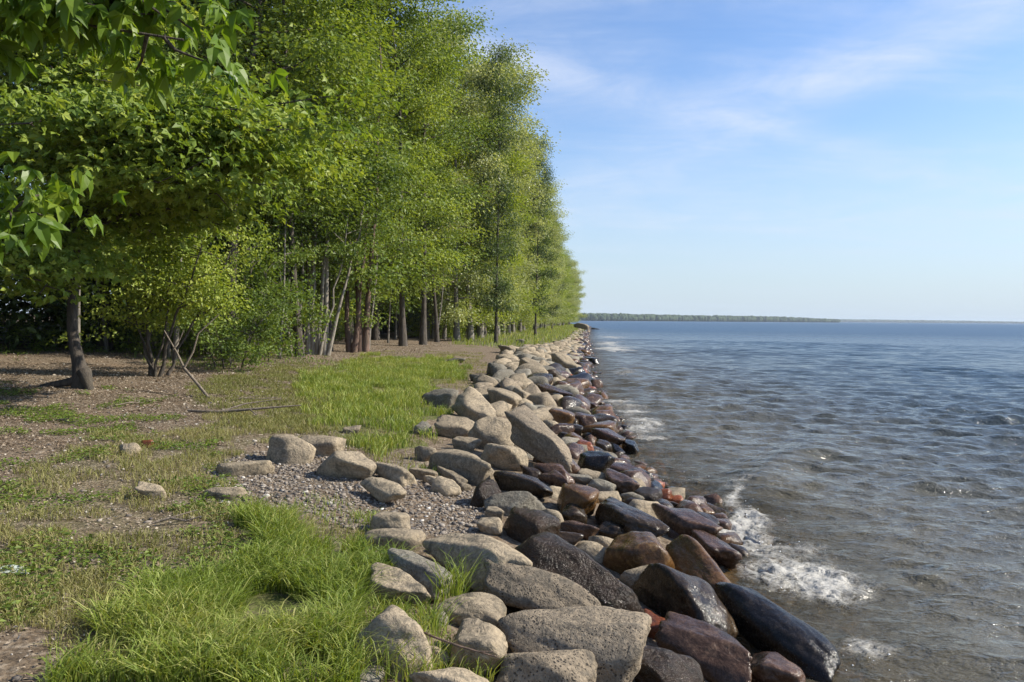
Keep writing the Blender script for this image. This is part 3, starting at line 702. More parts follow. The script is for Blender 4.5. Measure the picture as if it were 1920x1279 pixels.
def tree_meshes(seed, H, base, Rm, kind, nb, ncl, nl, leaf, lmat, bmat, tr=.16, stems=1, lean=.5, bow=.4, spread=(.42, .42, .17), droop=.35, lobed=False, up=.55):
    r_ = np.random.default_rng(seed); lines = []; cl = []
    axes = []
    for sidx in range(stems):
        a0 = r_.uniform(0, 6.28); ln_ = lean*(1 if stems == 1 else 1.0+1.1*r_.random()); n = 12; u = np.linspace(0, 1, n)
        dirx, diry = math.cos(a0), math.sin(a0); st = (.12*stems*dirx*.5, .12*stems*diry*.5) if stems > 1 else (0, 0)
        wob = r_.uniform(0, 6.28, 2)
        cx = st[0]+dirx*ln_*u**1.3+bow*.3*np.sin(u*4+wob[0])*u; cy = st[1]+diry*ln_*u**1.3+bow*.3*np.sin(u*5+wob[1])*u
        hh = H*(1 if sidx == 0 else r_.uniform(.75, 1))
        pts = np.stack([cx, cy, u*hh-.25*(u == 0)], 1)
        rad = tr*(1 if stems == 1 else .6*r_.uniform(.7, 1))*(1-u*.9)*(1+.7*np.exp(-u*hh/.35)); lines.append((pts, rad)); axes.append((pts, hh))
    for i in range(nb):
        pts, hh = axes[i % stems]; u = (i+.5)/nb; u = np.clip(u+r_.normal(0, .03), 0, 1); h = base+(hh*.98-base)*u
        f = h/hh*(len(pts)-1); j = min(int(f), len(pts)-2); p0 = pts[j]*(1-(f-j))+pts[j+1]*(f-j)
        az = i*2.39996+r_.normal(0, .4); ln = Rm*float(prof(kind, u))*r_.uniform(.6, 1.15)
        el = up*(.4+u*.9)+r_.normal(0, .12); t = np.linspace(0, 1, 5)
        dd = np.array([math.cos(az), math.sin(az), 0]); b = p0+dd*(t*ln)[:, None]*math.cos(el)+np.array([0, 0, 1.])*(ln*math.sin(el)*t-.10*ln*t**2)[:, None]
        b[1:] += r_.normal(0, .05*ln**.5, (4, 3)); lines.append((b, tr*.32*(1-u*.6)*(1-t*.85)+.004))
        nc = max(2, int(round(ncl*ln/Rm)))
        for _ in range(nc):
            tt = r_.uniform(.3, 1)**.8; k = min(int(tt*4), 3); q = b[k]*(1-(tt*4-k))+b[k+1]*(tt*4-k)
            sd = np.array([-dd[1], dd[0], 0])*r_.normal(0, .26*ln*.5)
            cl.append(q+sd+r_.normal(0, .12, 3))
    V, Q = tubes(lines, 7)
    return mesh_np('trunk', V, quads=Q, mat=BARK[bmat]), crown_mesh(cl, r_, LEAF[lmat], nl=nl, L=leaf, spread=spread, droop=droop, lobed=lobed)
VAR = {}
def variants(key, n, *a, **k): VAR[key] = [tree_meshes(900+hash_key(key)+i*17, *a, **k) for i in range(n)]
def hash_key(s): return sum(ord(c)*(i+3) for i, c in enumerate(s)) % 500
variants('edge', 4, 17.5, 1.3, 3.4, 'edge', 40, 5, 185, .15, 'silver', 'grey', lean=1.2, bow=1.5, spread=(.60, .60, .32))
variants('edge_yellow', 2, 16, 1.4, 3.5, 'edge', 36, 5, 190, .16, 'yellow', 'grey', lean=1.3, bow=1.6, spread=(.68, .68, .28))
variants('tall', 3, 18.5, 2.0, 3.4, 'tall', 38, 5, 180, .165, 'green', 'dark', lean=1.3, bow=1.6, spread=(.70, .70, .28))
variants('tall_yellow', 2, 17, 1.8, 3.3, 'tall', 38, 5, 180, .165, 'yellow', 'dark', lean=1.5, bow=1.8, spread=(.70, .70, .28))
variants('deep', 2, 17, 1.6, 3.0, 'column', 42, 5, 175, .155, 'deep', 'dark', lean=.7, spread=(.62, .62, .32))
variants('high', 2, 18, 4.2, 3.3, 'tall', 36, 5, 175, .15, 'green', 'dark', tr=.13, lean=1.7, bow=1.8, spread=(.70, .70, .26))
variants('high_yellow', 2, 17, 4.0, 3.2, 'tall', 36, 5, 175, .15, 'yellow', 'dark', tr=.12, lean=1.7, bow=1.8, spread=(.70, .70, .26))
variants('sapling', 3, 10, 3.6, 1.5, 'tall', 18, 4, 70, .12, 'green', 'grey', tr=.055, lean=1.6, bow=1.6, spread=(.40, .40, .16))
variants('shrub', 3, 2.4, .15, 1.15, 'bush', 46, 5, 46, .075, 'green', 'dark', tr=.025, stems=5, lean=.6, bow=.3, spread=(.16, .16, .10))
def tree(name, key, i, loc, rz, sc_, label, cat='tree', group=None):
    tm, cm = VAR[key][i % len(VAR[key])]
    o = bpy.data.objects.new(name, None); COL.objects.link(o); o.location = loc; o.rotation_euler = (0, 0, rz); o.scale = (sc_[0], sc_[0], sc_[1]); o.empty_display_size = .3
    tag(o, label, cat, group); link('trunk', tm, o); link('crown', cm, o); return o
def gz(x, y): return float(gh(np.array([x]), np.array([y]))[0])
EDGE = np.array([(0, -5), (14, -4.6), (24, -4.0), (40, -1.9), (51, .1), (80, 3.4), (127, 7.2), (170, 12), (220, 18.5), (245, 20)])
def edge(y): return float(np.interp(y, EDGE[:, 0], EDGE[:, 1]))
rt_ = np.random.default_rng(5)
ONES = 'first second third fourth fifth sixth seventh eighth ninth tenth eleventh twelfth thirteenth fourteenth fifteenth sixteenth seventeenth eighteenth nineteenth'.split()
TENS = {2: 'twent', 3: 'thirt', 4: 'fort', 5: 'fift', 6: 'sixt', 7: 'sevent'}
def ORD(k):
    k += 1
    if k < 20: return ONES[k-1]
    t, u = divmod(k, 10); return TENS[t]+('ieth' if u == 0 else 'y-'+ONES[u-1])
# front row
y = 24.0; i = 0; ntree = 0
while y < 238:
    key = ['edge', 'edge_yellow', 'edge', 'edge', 'tall_yellow', 'edge', 'edge_yellow'][i % 7] if y > 48 else ['high', 'high_yellow', 'tall', 'high', 'tall_yellow'][i % 5]
    s_ = rt_.uniform(.92, 1.26)
    x = edge(y)-3.15*s_+rt_.normal(0, .5); hs = rt_.uniform(.86, 1.08)*float(np.interp(y, [30, 55, 80, 180, 200], [1.16, 1.12, 1.03, 1.0, .95]))
    what = {'edge': 'silvery green poplar like tree', 'edge_yellow': 'yellow green bushy tree', 'tall_yellow': 'yellow green tall tree', 'tall': 'mid green tall tree', 'deep': 'deep green tall tree', 'high': 'mid green high crowned tree', 'high_yellow': 'yellow green high crowned tree'}[key]
    where = 'at the front of the wood in mid distance' if y < 60 else 'in the front row further along the shore' if y < 130 else 'near the far end of the tree line'
    if not (25 < y < 36 and x > -6.6): 
        tree('poplar_tree' if key == 'edge' else 'broadleaf_tree', key, i, (x, y, gz(x, y)-.05), rt_.uniform(0, 6.28), (s_, hs), '%s, %s along the front row' % (what, ORD(ntree)), group='trees in the front row, '+where); ntree += 1
    y += rt_.uniform(3.0, 4.2)*(1 if y < 100 else 1.3); i += 1
for (x, y, sx, sy, lb) in ((-1.0, 50, .6, 1.06, 'dark narrow tree whose ragged top stands highest against the sky'), (2.2, 76, .62, 1.08, 'dark narrow tree standing out against the sky half way down the slope of crowns'), (5.9, 118, .62, 1.02, 'slender dark tree poking out over the lake side of the lower crowns')):
    tree('broadleaf_tree', 'deep', int(y), (x, y, gz(x, y)-.05), y, (sx, sy), lb)
# inner rows
for row, dx in enumerate((3.8, 7.8, 12.5)):
    y = 15.0+row*2.2; nrow = 0
    while y < (235, 190, 110)[row]:
        x = min(edge(y), 30)-3.1-dx+rt_.normal(0, .6); key = rt_.choice(['tall', 'deep', 'deep', 'tall_yellow'] if row else ['tall', 'deep', 'tall_yellow', 'edge_yellow']); s_ = rt_.uniform(.9, 1.12)
        if y < 34 and key != 'deep': key = {'tall': 'high', 'edge_yellow': 'high_yellow'}.get(key, 'deep')
        if not (y < 24 and x > -12):
            what = {'tall': 'mid green', 'deep': 'deep green', 'tall_yellow': 'yellow green', 'edge_yellow': 'yellow green bushy', 'high': 'mid green high crowned', 'high_yellow': 'yellow green high crowned'}[key]
            tree('broadleaf_tree', key, i, (x, y, gz(x, y)-.05), rt_.uniform(0, 6.28), (s_, s_*rt_.uniform(.95, 1.1)), '%s tree, %s along the %s row inside the wood' % (what, ORD(nrow), ('second', 'third', 'fourth')[row]), group='trees inside the wood, %s' % what); ntree += 1; nrow += 1
        y += rt_.uniform(3.6, 5.2)*(1 if y < 90 else 1.6); i += 1
# deeper trees seen at the left between the nearer ones
for k in range(34):
    x = rt_.uniform(-34, -15); y = rt_.uniform(9, 34)
    if x > -0.62*y-4 or math.hypot(x, y) < 25: continue
    tree('broadleaf_tree', 'deep' if k % 3 else 'high', i+k, (x, y, gz(x, y)-.05), rt_.uniform(0, 6.28), (rt_.uniform(.95, 1.15), 1.05), '%s tree in the shade at the left, %s counting from the left edge' % ('deep green' if k % 3 else 'mid green', '@'), group='trees inside the wood at the left'); ntree += 1
shade = sorted([o for o in COL.objects if o.get('group') == 'trees inside the wood at the left'], key=lambda o: o.location.x/o.location.y)
for q_, o in enumerate(shade): o['label'] = o['label'].replace('@', ORD(q_))

for k in range(44):
    y = rt_.uniform(19, 62) if k % 4 else rt_.uniform(17, 30); x = edge(y)-rt_.uniform(3.6, 9.5)
    if y < 24: x -= 1.8
    s_ = rt_.uniform(.8, 1.15); tree('sapling', 'sapling', k, (x, y, gz(x, y)-.05), rt_.uniform(0, 6.28), (s_, s_), '%s thin leaning sapling among the trunks of the front row' % ORD(k), 'tree', 'thin saplings among the trunks')

# the leaning dark tree at the left, nearest of the wood
def custom_tree(name, label, base, path, rads, targets, lmat, bmat, nl, leaf, lobed, detail=0, spread=(.42, .42, .12), ncl=5, seed=1, wr=.62, droop=.35, extra=(), cat='tree', brad=.05, jmax=9.0):
    r_ = np.random.default_rng(seed); o = bpy.data.objects.new(name, None); COL.objects.link(o); o.location = base; tag(o, label, cat)
    base = np.array(base); path = np.array(path)-base
    seg = np.linspace(0, 1, 14); k = np.linspace(0, 1, len(path))
    pts = np.stack([np.interp(seg, k, path[:, c]) for c in range(3)], 1)
    pts[1:-1] = (pts[:-2]+6*pts[1:-1]+pts[2:])/8
    lines = [(pts, np.interp(seg, k, rads))]; cl = []
    for tg, u in targets:
        tg = np.array(tg)-base; f = u*13; j = min(int(f), 12); p0 = pts[j]*(1-(f-j))+pts[j+1]*(f-j)
        t = np.linspace(0, 1, 7); ln = np.linalg.norm(tg-p0); b = p0+(tg-p0)*t[:, None]; b[:, 2] += .06*ln*np.sin(t*math.pi)
        b[1:-1] += r_.normal(0, .025*ln, (5, 3)); lines.append((b, brad*(1-t*.88)+.004))
        for _ in range(max(2, int(ncl*ln/2))):
            tt = r_.uniform(.35, 1.0); kk = min(int(tt*6), 5); q = b[kk]*(1-(tt*6-kk))+b[kk+1]*(tt*6-kk)
            w_ = min(.22*ln*tt, jmax); c_ = q+r_.normal(0, 1, 3)*np.array([w_, w_, .12*w_+.08])*.8; cl.append(c_)
            if r_.random() < .5: lines.append((np.array([q, (q+c_)/2+r_.normal(0, .03, 3), c_]), np.array([.012, .008, .004])))
    for e in extra: lines.append((np.array(e[0])-base, np.array(e[1])))
    V, Q = tubes(lines, 10)
    me = mesh_np('trunk', V, quads=Q, mat=BARK[bmat]); link('trunk', me, o)
    link('crown', crown_mesh(cl, r_, LEAF[lmat], nl=nl, L=leaf, spread=spread, lobed=lobed, detail=detail, wr=wr, droop=droop), o); return o
def at(px, py, depth): return CAM+ray(px, py)*depth
b0 = hit(155, 728); dB = float((b0-CAM) @ fw)
P0 = [b0-np.array([0, 0, .2]), at(153, 700, dB), at(140, 650, dB), at(132, 600, dB+.1), at(139, 540, dB+.2), at(151, 450, dB+.2), at(160, 330, dB+.1), at(170, 160, dB), at(175, 0, dB), at(175, -160, dB)]
def cloud(px0, px1, py0, py1, d0, d1, n, u0_, u1_, seed):
    r_ = np.random.default_rng(seed); out = []
    for _ in range(n):
        v = r_.random(); py = py0+(py1-py0)*v
        out.append((at(r_.uniform(px0, px1), py, r_.uniform(d0, d1)), float(np.interp(min(py+70, 430), [-160, 0, 160, 330, 450], [1, .89, .78, .67, .56]))))
    return out
T0 = cloud(230, 560, 190, 270, dB-3.4, dB-1.5, 9, .5, .75, 1)+cloud(270, 530, 260, 380, dB-3.2, dB-.5, 12, .42, .62, 2)+cloud(-60, 330, 100, 290, dB-3.5, dB+1, 18, .5, .8, 3) \
    + cloud(280, 430, 390, 450, dB-2.5, dB+.8, 5, .42, .55, 4)+cloud(-140, 40, 330, 480, dB-3, dB+.5, 6, .42, .55, 5)+cloud(-100, 420, -150, 110, dB-2.5, dB+2, 18, .7, .98, 6)+cloud(-60, 90, 520, 570, dB-2.6, dB-2, 3, .4, .45, 7)
rootl = [b0+np.array([.0, 0, .16]), b0+np.array([-.28, -.06, .10]), b0+np.array([-.62, -.1, .04]), b0+np.array([-.95, -.05, -.06])]
rootr = [b0+np.array([.05, -.05, .3]), b0+np.array([.18, -.16, .10]), b0+np.array([.28, -.26, -.08])]
custom_tree('maple_tree', 'leaning dark barked tree at the left with a flared pale foot and one bare root', b0, P0, [.24, .125, .10, .085, .09, .092, .085, .08, .07, .05], T0, 'lime', 'dark', 58, .125, True, ncl=6, seed=4,
            extra=[(rootl, [.10, .07, .05, .02]), (rootr, [.13, .08, .04])], spread=(.46, .46, .12), brad=.04)
# a tree outside the frame whose branches hang into the upper left corner
bx, by = -6.2, 3.0; bb = np.array([bx, by, gz(bx, by)-.1])
PT = [bb, bb+[.1, .1, 1.5], bb+[.2, .1, 3.2], bb+[.3, .2, 5.0], bb+[.2, .2, 7.5]]
TT = [(at(60, -10, 4.3), .45), (at(185, 15, 4.1), .5), (at(300, 25, 4.2), .52), (at(360, 55, 4.4), .55), (at(120, -60, 4.4), .6), (at(260, -60, 4.3), .6), (at(20, 395, 4.6), .3), (at(-20, 430, 4.8), .28), (at(40, 20, 4.9), .5), (at(330, 5, 4.6), .6), (at(90, 30, 5.2), .5), (at(230, 40, 4.4), .55), (at(345, 75, 4.3), .5), (at(140, 60, 4.5), .5), (at(15, 60, 4.3), .5), (at(60, 400, 4.7), .3), (at(290, 60, 4.6), .5)]
custom_tree('box_elder_tree', 'big drooping bright leaves hanging into the top left corner from a tree beyond the edge', bb, PT, [.26, .2, .17, .13, .06], TT, 'maple', 'dark', 11, .14, True, detail=1, spread=(.17, .17, .06), ncl=9, seed=9, wr=.5, droop=1.5, brad=.016, jmax=.26)

# slender multi stemmed clump with pale stems
def clump(name, label, px, py, stems, key_leaf, H, bark, seed, tr=.055, crown_at=.45, nl=46, cat='tree', spr=(.36, .36, .14), leaf=.13, Rm=1.5):
    r_ = np.random.default_rng(seed); b = hit(px, py); d = float((b-CAM) @ fw); o = bpy.data.objects.new(name, None); COL.objects.link(o); o.location = b; tag(o, label, cat)
    lines = []; cl = []
    for (dx, tx, ty) in stems:
        p0 = np.array([dx/F*d, r_.uniform(-.15, .15), -.1]); tip = at(tx, ty, d+r_.uniform(-.5, .6))-b; t = np.linspace(0, 1, 10)
        pts = p0+(tip-p0)*t[:, None]; pts[:, 0] += .22*np.sin(t*3.1+r_.uniform(-.6, .6))*r_.choice([-1, 1])*t; pts[1:, :2] += r_.normal(0, .035, (9, 2))
        rr_ = tr*r_.uniform(.7, 1.3)*(1-t*.7)*(1+.5*np.exp(-t*12)); lines.append((pts, rr_))
        for k in range(14):
            u = crown_at+(1-crown_at)*r_.random(); f = u*9; j = min(int(f), 8); q = pts[j]*(1-(f-j))+pts[j+1]*(f-j); a = r_.uniform(0, 6.28); ln = r_.uniform(.3, Rm)
            e = q+np.array([math.cos(a)*ln, math.sin(a)*ln, ln*.35]); lines.append((np.array([q, (q+e)/2+r_.normal(0, .04, 3), e]), np.array([.014, .01, .005])))
            cl += [e, (q+e*2)/3+r_.normal(0, .15, 3), e+r_.normal(0, .25, 3)]
    V, Q = tubes(lines, 8); link('stems', mesh_np('stems', V, quads=Q, mat=BARK[bark]), o)
    link('crown', crown_mesh(cl, r_, LEAF[key_leaf], nl=nl, L=leaf, spread=spr), o); return o
clump('birch_clump', 'clump of slender pale curved stems standing in front of the dark wood', 592, 665, [(-26, 560, 300), (-14, 590, 120), (0, 625, 200), (8, 655, 380), (16, 640, 60), (-6, 600, 260), (22, 690, 330)], 'green', 9, 'pale', 3, crown_at=.62, tr=.075)
clump('small_tree', 'small tree of thin dark upright stems under bright leaves, right of the leaning tree', 290, 706, [(-12, 255, 430), (-4, 285, 400), (4, 320, 410), (9, 370, 430), (2, 240, 500), (12, 420, 470)], 'yellow', 4, 'dark', 5, tr=.032, crown_at=.42, leaf=.085, spr=(.24, .24, .11), Rm=.95, nl=60)
clump('old_tree', 'pair of stout reddish trunks with exposed roots at the edge of the bare earth', 678, 660, [(-22, 640, 120), (6, 712, 60), (-4, 668, 240), (-14, 690, 330)], 'green', 9, 'red', 8, tr=.10, crown_at=.12, Rm=2.2, nl=60)
clump('edge_tree', 'leaning pale trunk with a dark one beside it where the grass strip begins', 826, 636, [(6, 852, 330), (-12, 815, 200), (-34, 780, 200), (-24, 805, 120)], 'yellow', 10, 'grey', 10, tr=.13, crown_at=.10, Rm=2.6, nl=60, leaf=.16, spr=(.5, .5, .2))
clump('leaning_tree', 'thin crooked reddish trunk leaning right in the shade behind the leaning dark tree', 85, 640, [(-8, 150, 380), (4, 120, 420)], 'deep', 6, 'red', 12, tr=.075, crown_at=.55)
# bushes
def bush(px, py, i, s, label, cat='shrub', lm=None):
    b = hit(px, py); o = tree('bush', 'shrub', i, b-np.array([0, 0, .05]), i*1.3, (s[0], s[1]), label, cat); return o
bush(436, 692, 0, (1.25, 1.0), 'low rounded leafy bush right of the crossed dead branches')
bush(506, 674, 1, (1.5, 1.5), 'taller leafy bush left of the slender pale stems')
bush(385, 668, 2, (1.4, 1.5), 'leafy bush behind the crossed dead branches')
bush(738, 622, 1, (1.5, 1.6), 'bush in the gap between the reddish trunks and the leaning pale trunk')
bush(640, 640, 2, (.9, .8), 'small bush in the shade between the pale stems and the reddish trunks')
bush(225, 655, 0, (1.5, 1.2), 'low bush in the shade right behind the leaning dark tree')
bush(320, 664, 1, (1.4, 1.7), 'bush standing behind the thin dark upright stems')
bush(450, 655, 2, (1.5, 1.9), 'tall bush at the back between the dead branches and the pale stems')
bush(50, 655, 0, (1.5, 1.0), 'low bush in the shade at the left edge')
VAR['shrub_light'] = [tree_meshes(77+i, 2.4, .1, 1.2, 'bush', 46, 5, 44, .10, 'yellow', 'dark', tr=.025, stems=5, lean=.6, bow=.3, spread=(.2, .2, .12)) for i in range(2)]
y = 54.0; k = 0
while y < 240:       # bushes under the front row that close the wood towards the grass
    x = edge(y)-4.4-rt_.random()*2.2
    o = tree('bush', 'shrub_light', k, (x, y, gz(x, y)-.05), k*1.7, (rt_.uniform(1.0, 1.7), rt_.uniform(.7, 1.25)), '%s light green bush under the front trees from the near end' % ORD(k), 'shrub', 'bushes under the front row of trees'); k += 1
    y += rt_.uniform(2.5, 7)
# undergrowth, shade put into its leaf colour, closing the view between the trunks
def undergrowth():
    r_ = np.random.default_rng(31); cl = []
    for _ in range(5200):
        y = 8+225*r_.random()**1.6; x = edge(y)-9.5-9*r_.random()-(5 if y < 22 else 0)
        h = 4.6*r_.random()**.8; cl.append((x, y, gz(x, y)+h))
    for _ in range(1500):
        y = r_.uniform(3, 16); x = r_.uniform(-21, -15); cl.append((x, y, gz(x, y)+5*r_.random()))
    me = crown_mesh(cl, r_, LEAF['shade'], nl=26, L=.30, spread=(.7, .7, .4)); tag(link('undergrowth', me), 'dense undergrowth filling the wood behind the trunks, its green darkened for shade', 'undergrowth', kind='stuff')
undergrowth()

# dead wood
def stick(name, pts, rads, label, mat='dead', cat='branch'):
    lines = [(np.array(p), np.array(r)) for p, r in zip(pts, rads)]; V, Q = tubes(lines, 8); c = V.mean(0)
    o = link(name, mesh_np(name, V-c, quads=Q, mat=BARK[mat])); o.location = c; tag(o, label, cat); return o
g1 = hit(392, 747); d1 = float((g1-CAM) @ fw)
stick('dead_branch', [[g1, at(372, 722, d1+.3), at(345, 690, d1+.6), at(333, 664, d1+.9), at(308, 620, d1+1.1)], [at(345, 690, d1+.6), at(362, 660, d1+.6), at(372, 625, d1+.7), at(410, 590, d1+.8)], [at(325, 655, d1+.9), at(338, 635, d1+.9), at(345, 618, d1+.9)]],
      [[.024, .026, .024, .018, .01], [.02, .018, .014, .008], [.014, .01, .006]], 'long bare dead branch leaning diagonally against the bush')
g2 = hit(410, 778)
stick('fallen_branch', [[g2+[-.5, .1, .05], g2+[0, 0, .04], g2+[.5, -.1, .10], g2+[1.2, .15, .14]], [g2+[0, 0, .04], g2+[.3, .3, .14], g2+[.8, .5, .2]], [g2+[.5, -.1, .1], g2+[.7, -.4, .05]]], [[.02, .028, .02, .008], [.016, .01, .005], [.012, .005]], 'crooked dark branch lying on the ground below the small tree')
for q_, (px, py, a_, L_, lb) in enumerate(((470, 752, .3, .9, 'thin bare twig on the thin grass left of the bright grass patch'), (120, 795, -.5, .6, 'short twig on the bare soil below the leaning tree'), (640, 700, .8, .7, 'twig on the ground in front of the reddish trunks'), (330, 985, .2, .35, 'short dry twig in the weeds above the long grass'), (250, 760, 1.1, .8, 'forked twig on the soil right of the leaning tree'))):
    g_ = hit(px, py); c_, s_ = math.cos(a_)*L_/2, math.sin(a_)*L_/2
    stick('twig', [[g_+[-c_, -s_, .02], g_+[-c_*.3, -s_*.3+.04, .05], g_+[c_*.4, s_*.4, .03], g_+[c_, s_, .06]], [g_+[-c_*.3, -s_*.3+.04, .05], g_+[.1, s_+.12, .08]]], [[.008, .010, .008, .004], [.006, .003]], lb, 'dead', 'twig')
dtw = 3.9
stick('dry_twig', [[at(742, 1148, dtw+.25), at(770, 1175, dtw+.1), at(815, 1195, dtw), at(862, 1212, dtw-.02), at(932, 1232, dtw-.04)], [at(862, 1212, dtw), at(895, 1222, dtw-.06), at(925, 1222, dtw-.05)]], [[.003, .005, .006, .006, .003], [.004, .004, .003]], 'thin dry twig lying across the tan boulders at the bottom', 'red', 'twig')
g3 = hit(18, 1078)
def scrap():
    r_ = np.random.default_rng(2); n = 14; u, v = np.meshgrid(np.linspace(-1, 1, n), np.linspace(-1, 1, n), indexing='ij')
    x = u.ravel()*.085*(1-.25*v.ravel()); y_ = v.ravel()*.05; P = np.stack([x*14, y_*14, x*0], 1); z = .035+.03*fbm(P*.9, 3, 3)
    i = np.arange(n-1)[:, None]*n; j = np.arange(n-1)[None]; q = np.stack([i+j, i+n+j, i+n+j+1, i+j+1], -1).reshape(-1, 4)
    m, t, out = new_mat('pale_plastic'); p = t.node('ShaderNodeBsdfPrincipled', in_Base_Color=c4(.40, .44, .40), in_Roughness=.35); t.l.new(p.outputs[0], out.inputs[0])
    o = link('plastic_scrap', mesh_np('plastic_scrap', np.stack([x, y_, z], 1), quads=q, mat=m)); o.location = g3; o.rotation_euler = (0, 0, .5); sm = o.modifiers.new('thickness', 'SOLIDIFY'); sm.thickness = .004
    tag(o, 'crumpled whitish scrap lying in the weeds at the left edge', 'litter')
scrap()

# ---------------------------------------------------------------- grass and ground cover
def blades(name, x, y, h, w, lean, mat, label, cat, seed, tint0=.45, base=None):
    r_ = np.random.default_rng(seed); N = len(x); z = gh(x, y) if base is None else base; a = r_.uniform(0, 6.28, N); fa = r_.uniform(0, 6.28, N)
    ln = h*lean*r_.uniform(.2, 1.3, N); dx, dy = np.cos(a)*ln+.10*h, np.sin(a)*ln; sx, sy = np.cos(fa)*w*.5, np.sin(fa)*w*.5
    rows = []
    for t in (0, .4, .75):
        k = (1-t*.45); cx, cy, cz = x+dx*t*t, y+dy*t*t, z-.02*(t == 0)+h*(t-.25*lean*t*t*t)
        rows += [np.stack([cx-sx*k, cy-sy*k, cz], 1), np.stack([cx+sx*k, cy+sy*k, cz], 1)]
    rows.append(np.stack([x+dx, y+dy, z+h*(1-.35*lean)], 1))
    V = np.stack(rows, 1).reshape(-1, 3); o = np.arange(N)[:, None]*7
    q = np.concatenate([o+np.array([[0, 1, 3, 2]]), o+np.array([[2, 3, 5, 4]])]); t3 = o+np.array([[4, 5, 6]])
    patch = n2d(x, y, 1.3, seed+5, 2)*.18
    ti = np.clip(tint0+patch+r_.normal(0, .17, N), 0, 1); at_ = np.concatenate([ti, ti, ti])
    me = mesh_np(name, V, faces=[q, t3], smooth=True, attrs={'tint': ('FACE', at_)}, mat=LEAF[mat])
    tag(link(name, me), label, cat, kind='stuff')
def scatter(poly, n, seed, ymin=2.6, jit=33, zmax=400):
    """world-uniform random points whose place in the ground plane lies in the outline"""
    r_ = np.random.default_rng(seed); cs = [hit(min(max(a, -300), 2200), min(b, 1420)) for a, b in poly]; xs = [c[0] for c in cs]; ys = [c[1] for c in cs]
    X = []; Y = []; got = 0
    for _ in range(60):
        x = r_.uniform(min(xs)-.3, max(xs)+.3, n); y = np.maximum(min(ys)-.3, ymin)+(max(ys)+.3-max(min(ys)-.3, ymin))*r_.random(n)
        px, py = gpx(x, y); k = np.clip((py-600)/520, .03, 1)**.8; a = px+jit*3*k*n2d(x, y, 1.1, 11, 3); b = py+jit*2*k*n2d(x, y, 1.1, 23, 3)
        m_ = inpoly(a, b, poly); X.append(x[m_]); Y.append(y[m_]); got += m_.sum()
        if got > n: break
    x = np.concatenate(X)[:n]; y = np.concatenate(Y)[:n]; return x, y
def gblade(poly, n, seed, h, w, lean, mat, name, label, tint0=.45, clumpy=.35, cat='grass'):
    x, y = scatter(poly, n, seed); c = n2d(x, y, 2.2, seed+50, 2); keep = c > -1+clumpy*1.6
    x, y, c = x[keep], y[keep], c[keep]; r_ = np.random.default_rng(seed+1); hh = h*r_.uniform(.45, 1.15, len(x))*(1+.35*c)
    blades(name, x, y, hh, w*r_.uniform(.7, 1.3, len(x)), lean, mat, label, cat, seed, tint0)
gblade(GR1, 21000, 101, .235, .0068, .85, 'grass', 'grass', 'long bright green grass at the bottom left beside the boulders', .45)
gblade(GR2, 52000, 102, .17, .011, .7, 'grass', 'grass', 'bright green grass patch between the wood and the boulders', .55, .6)
gblade([(520, 700), (690, 665), (900, 662), (930, 700), (900, 735), (800, 735), (800, 800), (830, 840), (740, 885), (640, 860), (520, 800)], 30000, 108, .09, .008, .8, 'dry', 'thin_grass', 'short yellowish grass round the edge of the bright patch', .5, .6)
gblade(GR3, 52000, 103, .34, .045, .4, 'grass', 'grass', 'far strip of green grass under the end of the tree line', .55, .1)
gblade(MD1, 27000, 104, .085, .0058, .8, 'dry', 'thin_grass', 'thin yellowing grass and weeds on the open ground at the left', .4, .5)
gblade(MD2, 26000, 105, .08, .008, .8, 'dry', 'thin_grass', 'thin yellow green grass below the bushes', .35, .4)
gblade([(0, 1000), (260, 1040), (330, 1080), (190, 1200), (90, 1290), (-60, 1290)], 7000, 106, .07, .005, .9, 'dry', 'thin_grass', 'sparse dry grass in the bottom left corner', .5, .6)
gblade([(0, 650), (330, 640), (560, 660), (640, 680), (400, 700), (200, 660), (0, 670)], 9000, 107, .13, .012, .7, 'grass', 'grass', 'low green growth in the shade at the foot of the wood', .35, .5)
def tufts():
    r_ = np.random.default_rng(44); X = []; Y = []; Hh = []
    for px, py, n, rad, h in ((742, 1222, 240, .10, .26), (772, 1258, 160, .12, .2), (845, 1255, 200, .16, .16), (840, 1120, 60, .07, .38), (862, 1100, 50, .05, .32), (700, 1135, 260, .16, .12), (770, 1145, 260, .16, .11), (690, 1000, 120, .12, .1), (700, 1060, 160, .1, .14), (810, 1165, 90, .08, .2), (700, 960, 140, .14, .1), (845, 1215, 90, .10, .16), (690, 1240, 220, .1, .25), (640, 960, 100, .2, .1), (590, 935, 120, .25, .1), (800, 870, 120, .2, .12)):
        g = hit(px, py+18); a = r_.uniform(0, 6.28, n); q = rad*np.sqrt(r_.random(n))*1.3; X.append(g[0]+q*np.cos(a)); Y.append(g[1]+q*np.sin(a)); Hh.append(h*r_.uniform(.5, 1.2, n))
    x, y, h = map(np.concatenate, (X, Y, Hh)); blades('grass_tufts', x, y, h, np.full(len(x), .0055), .7, 'grass', 'green grass tufts growing in the cracks between the dry boulders', 'grass', 45, .6)
tufts()
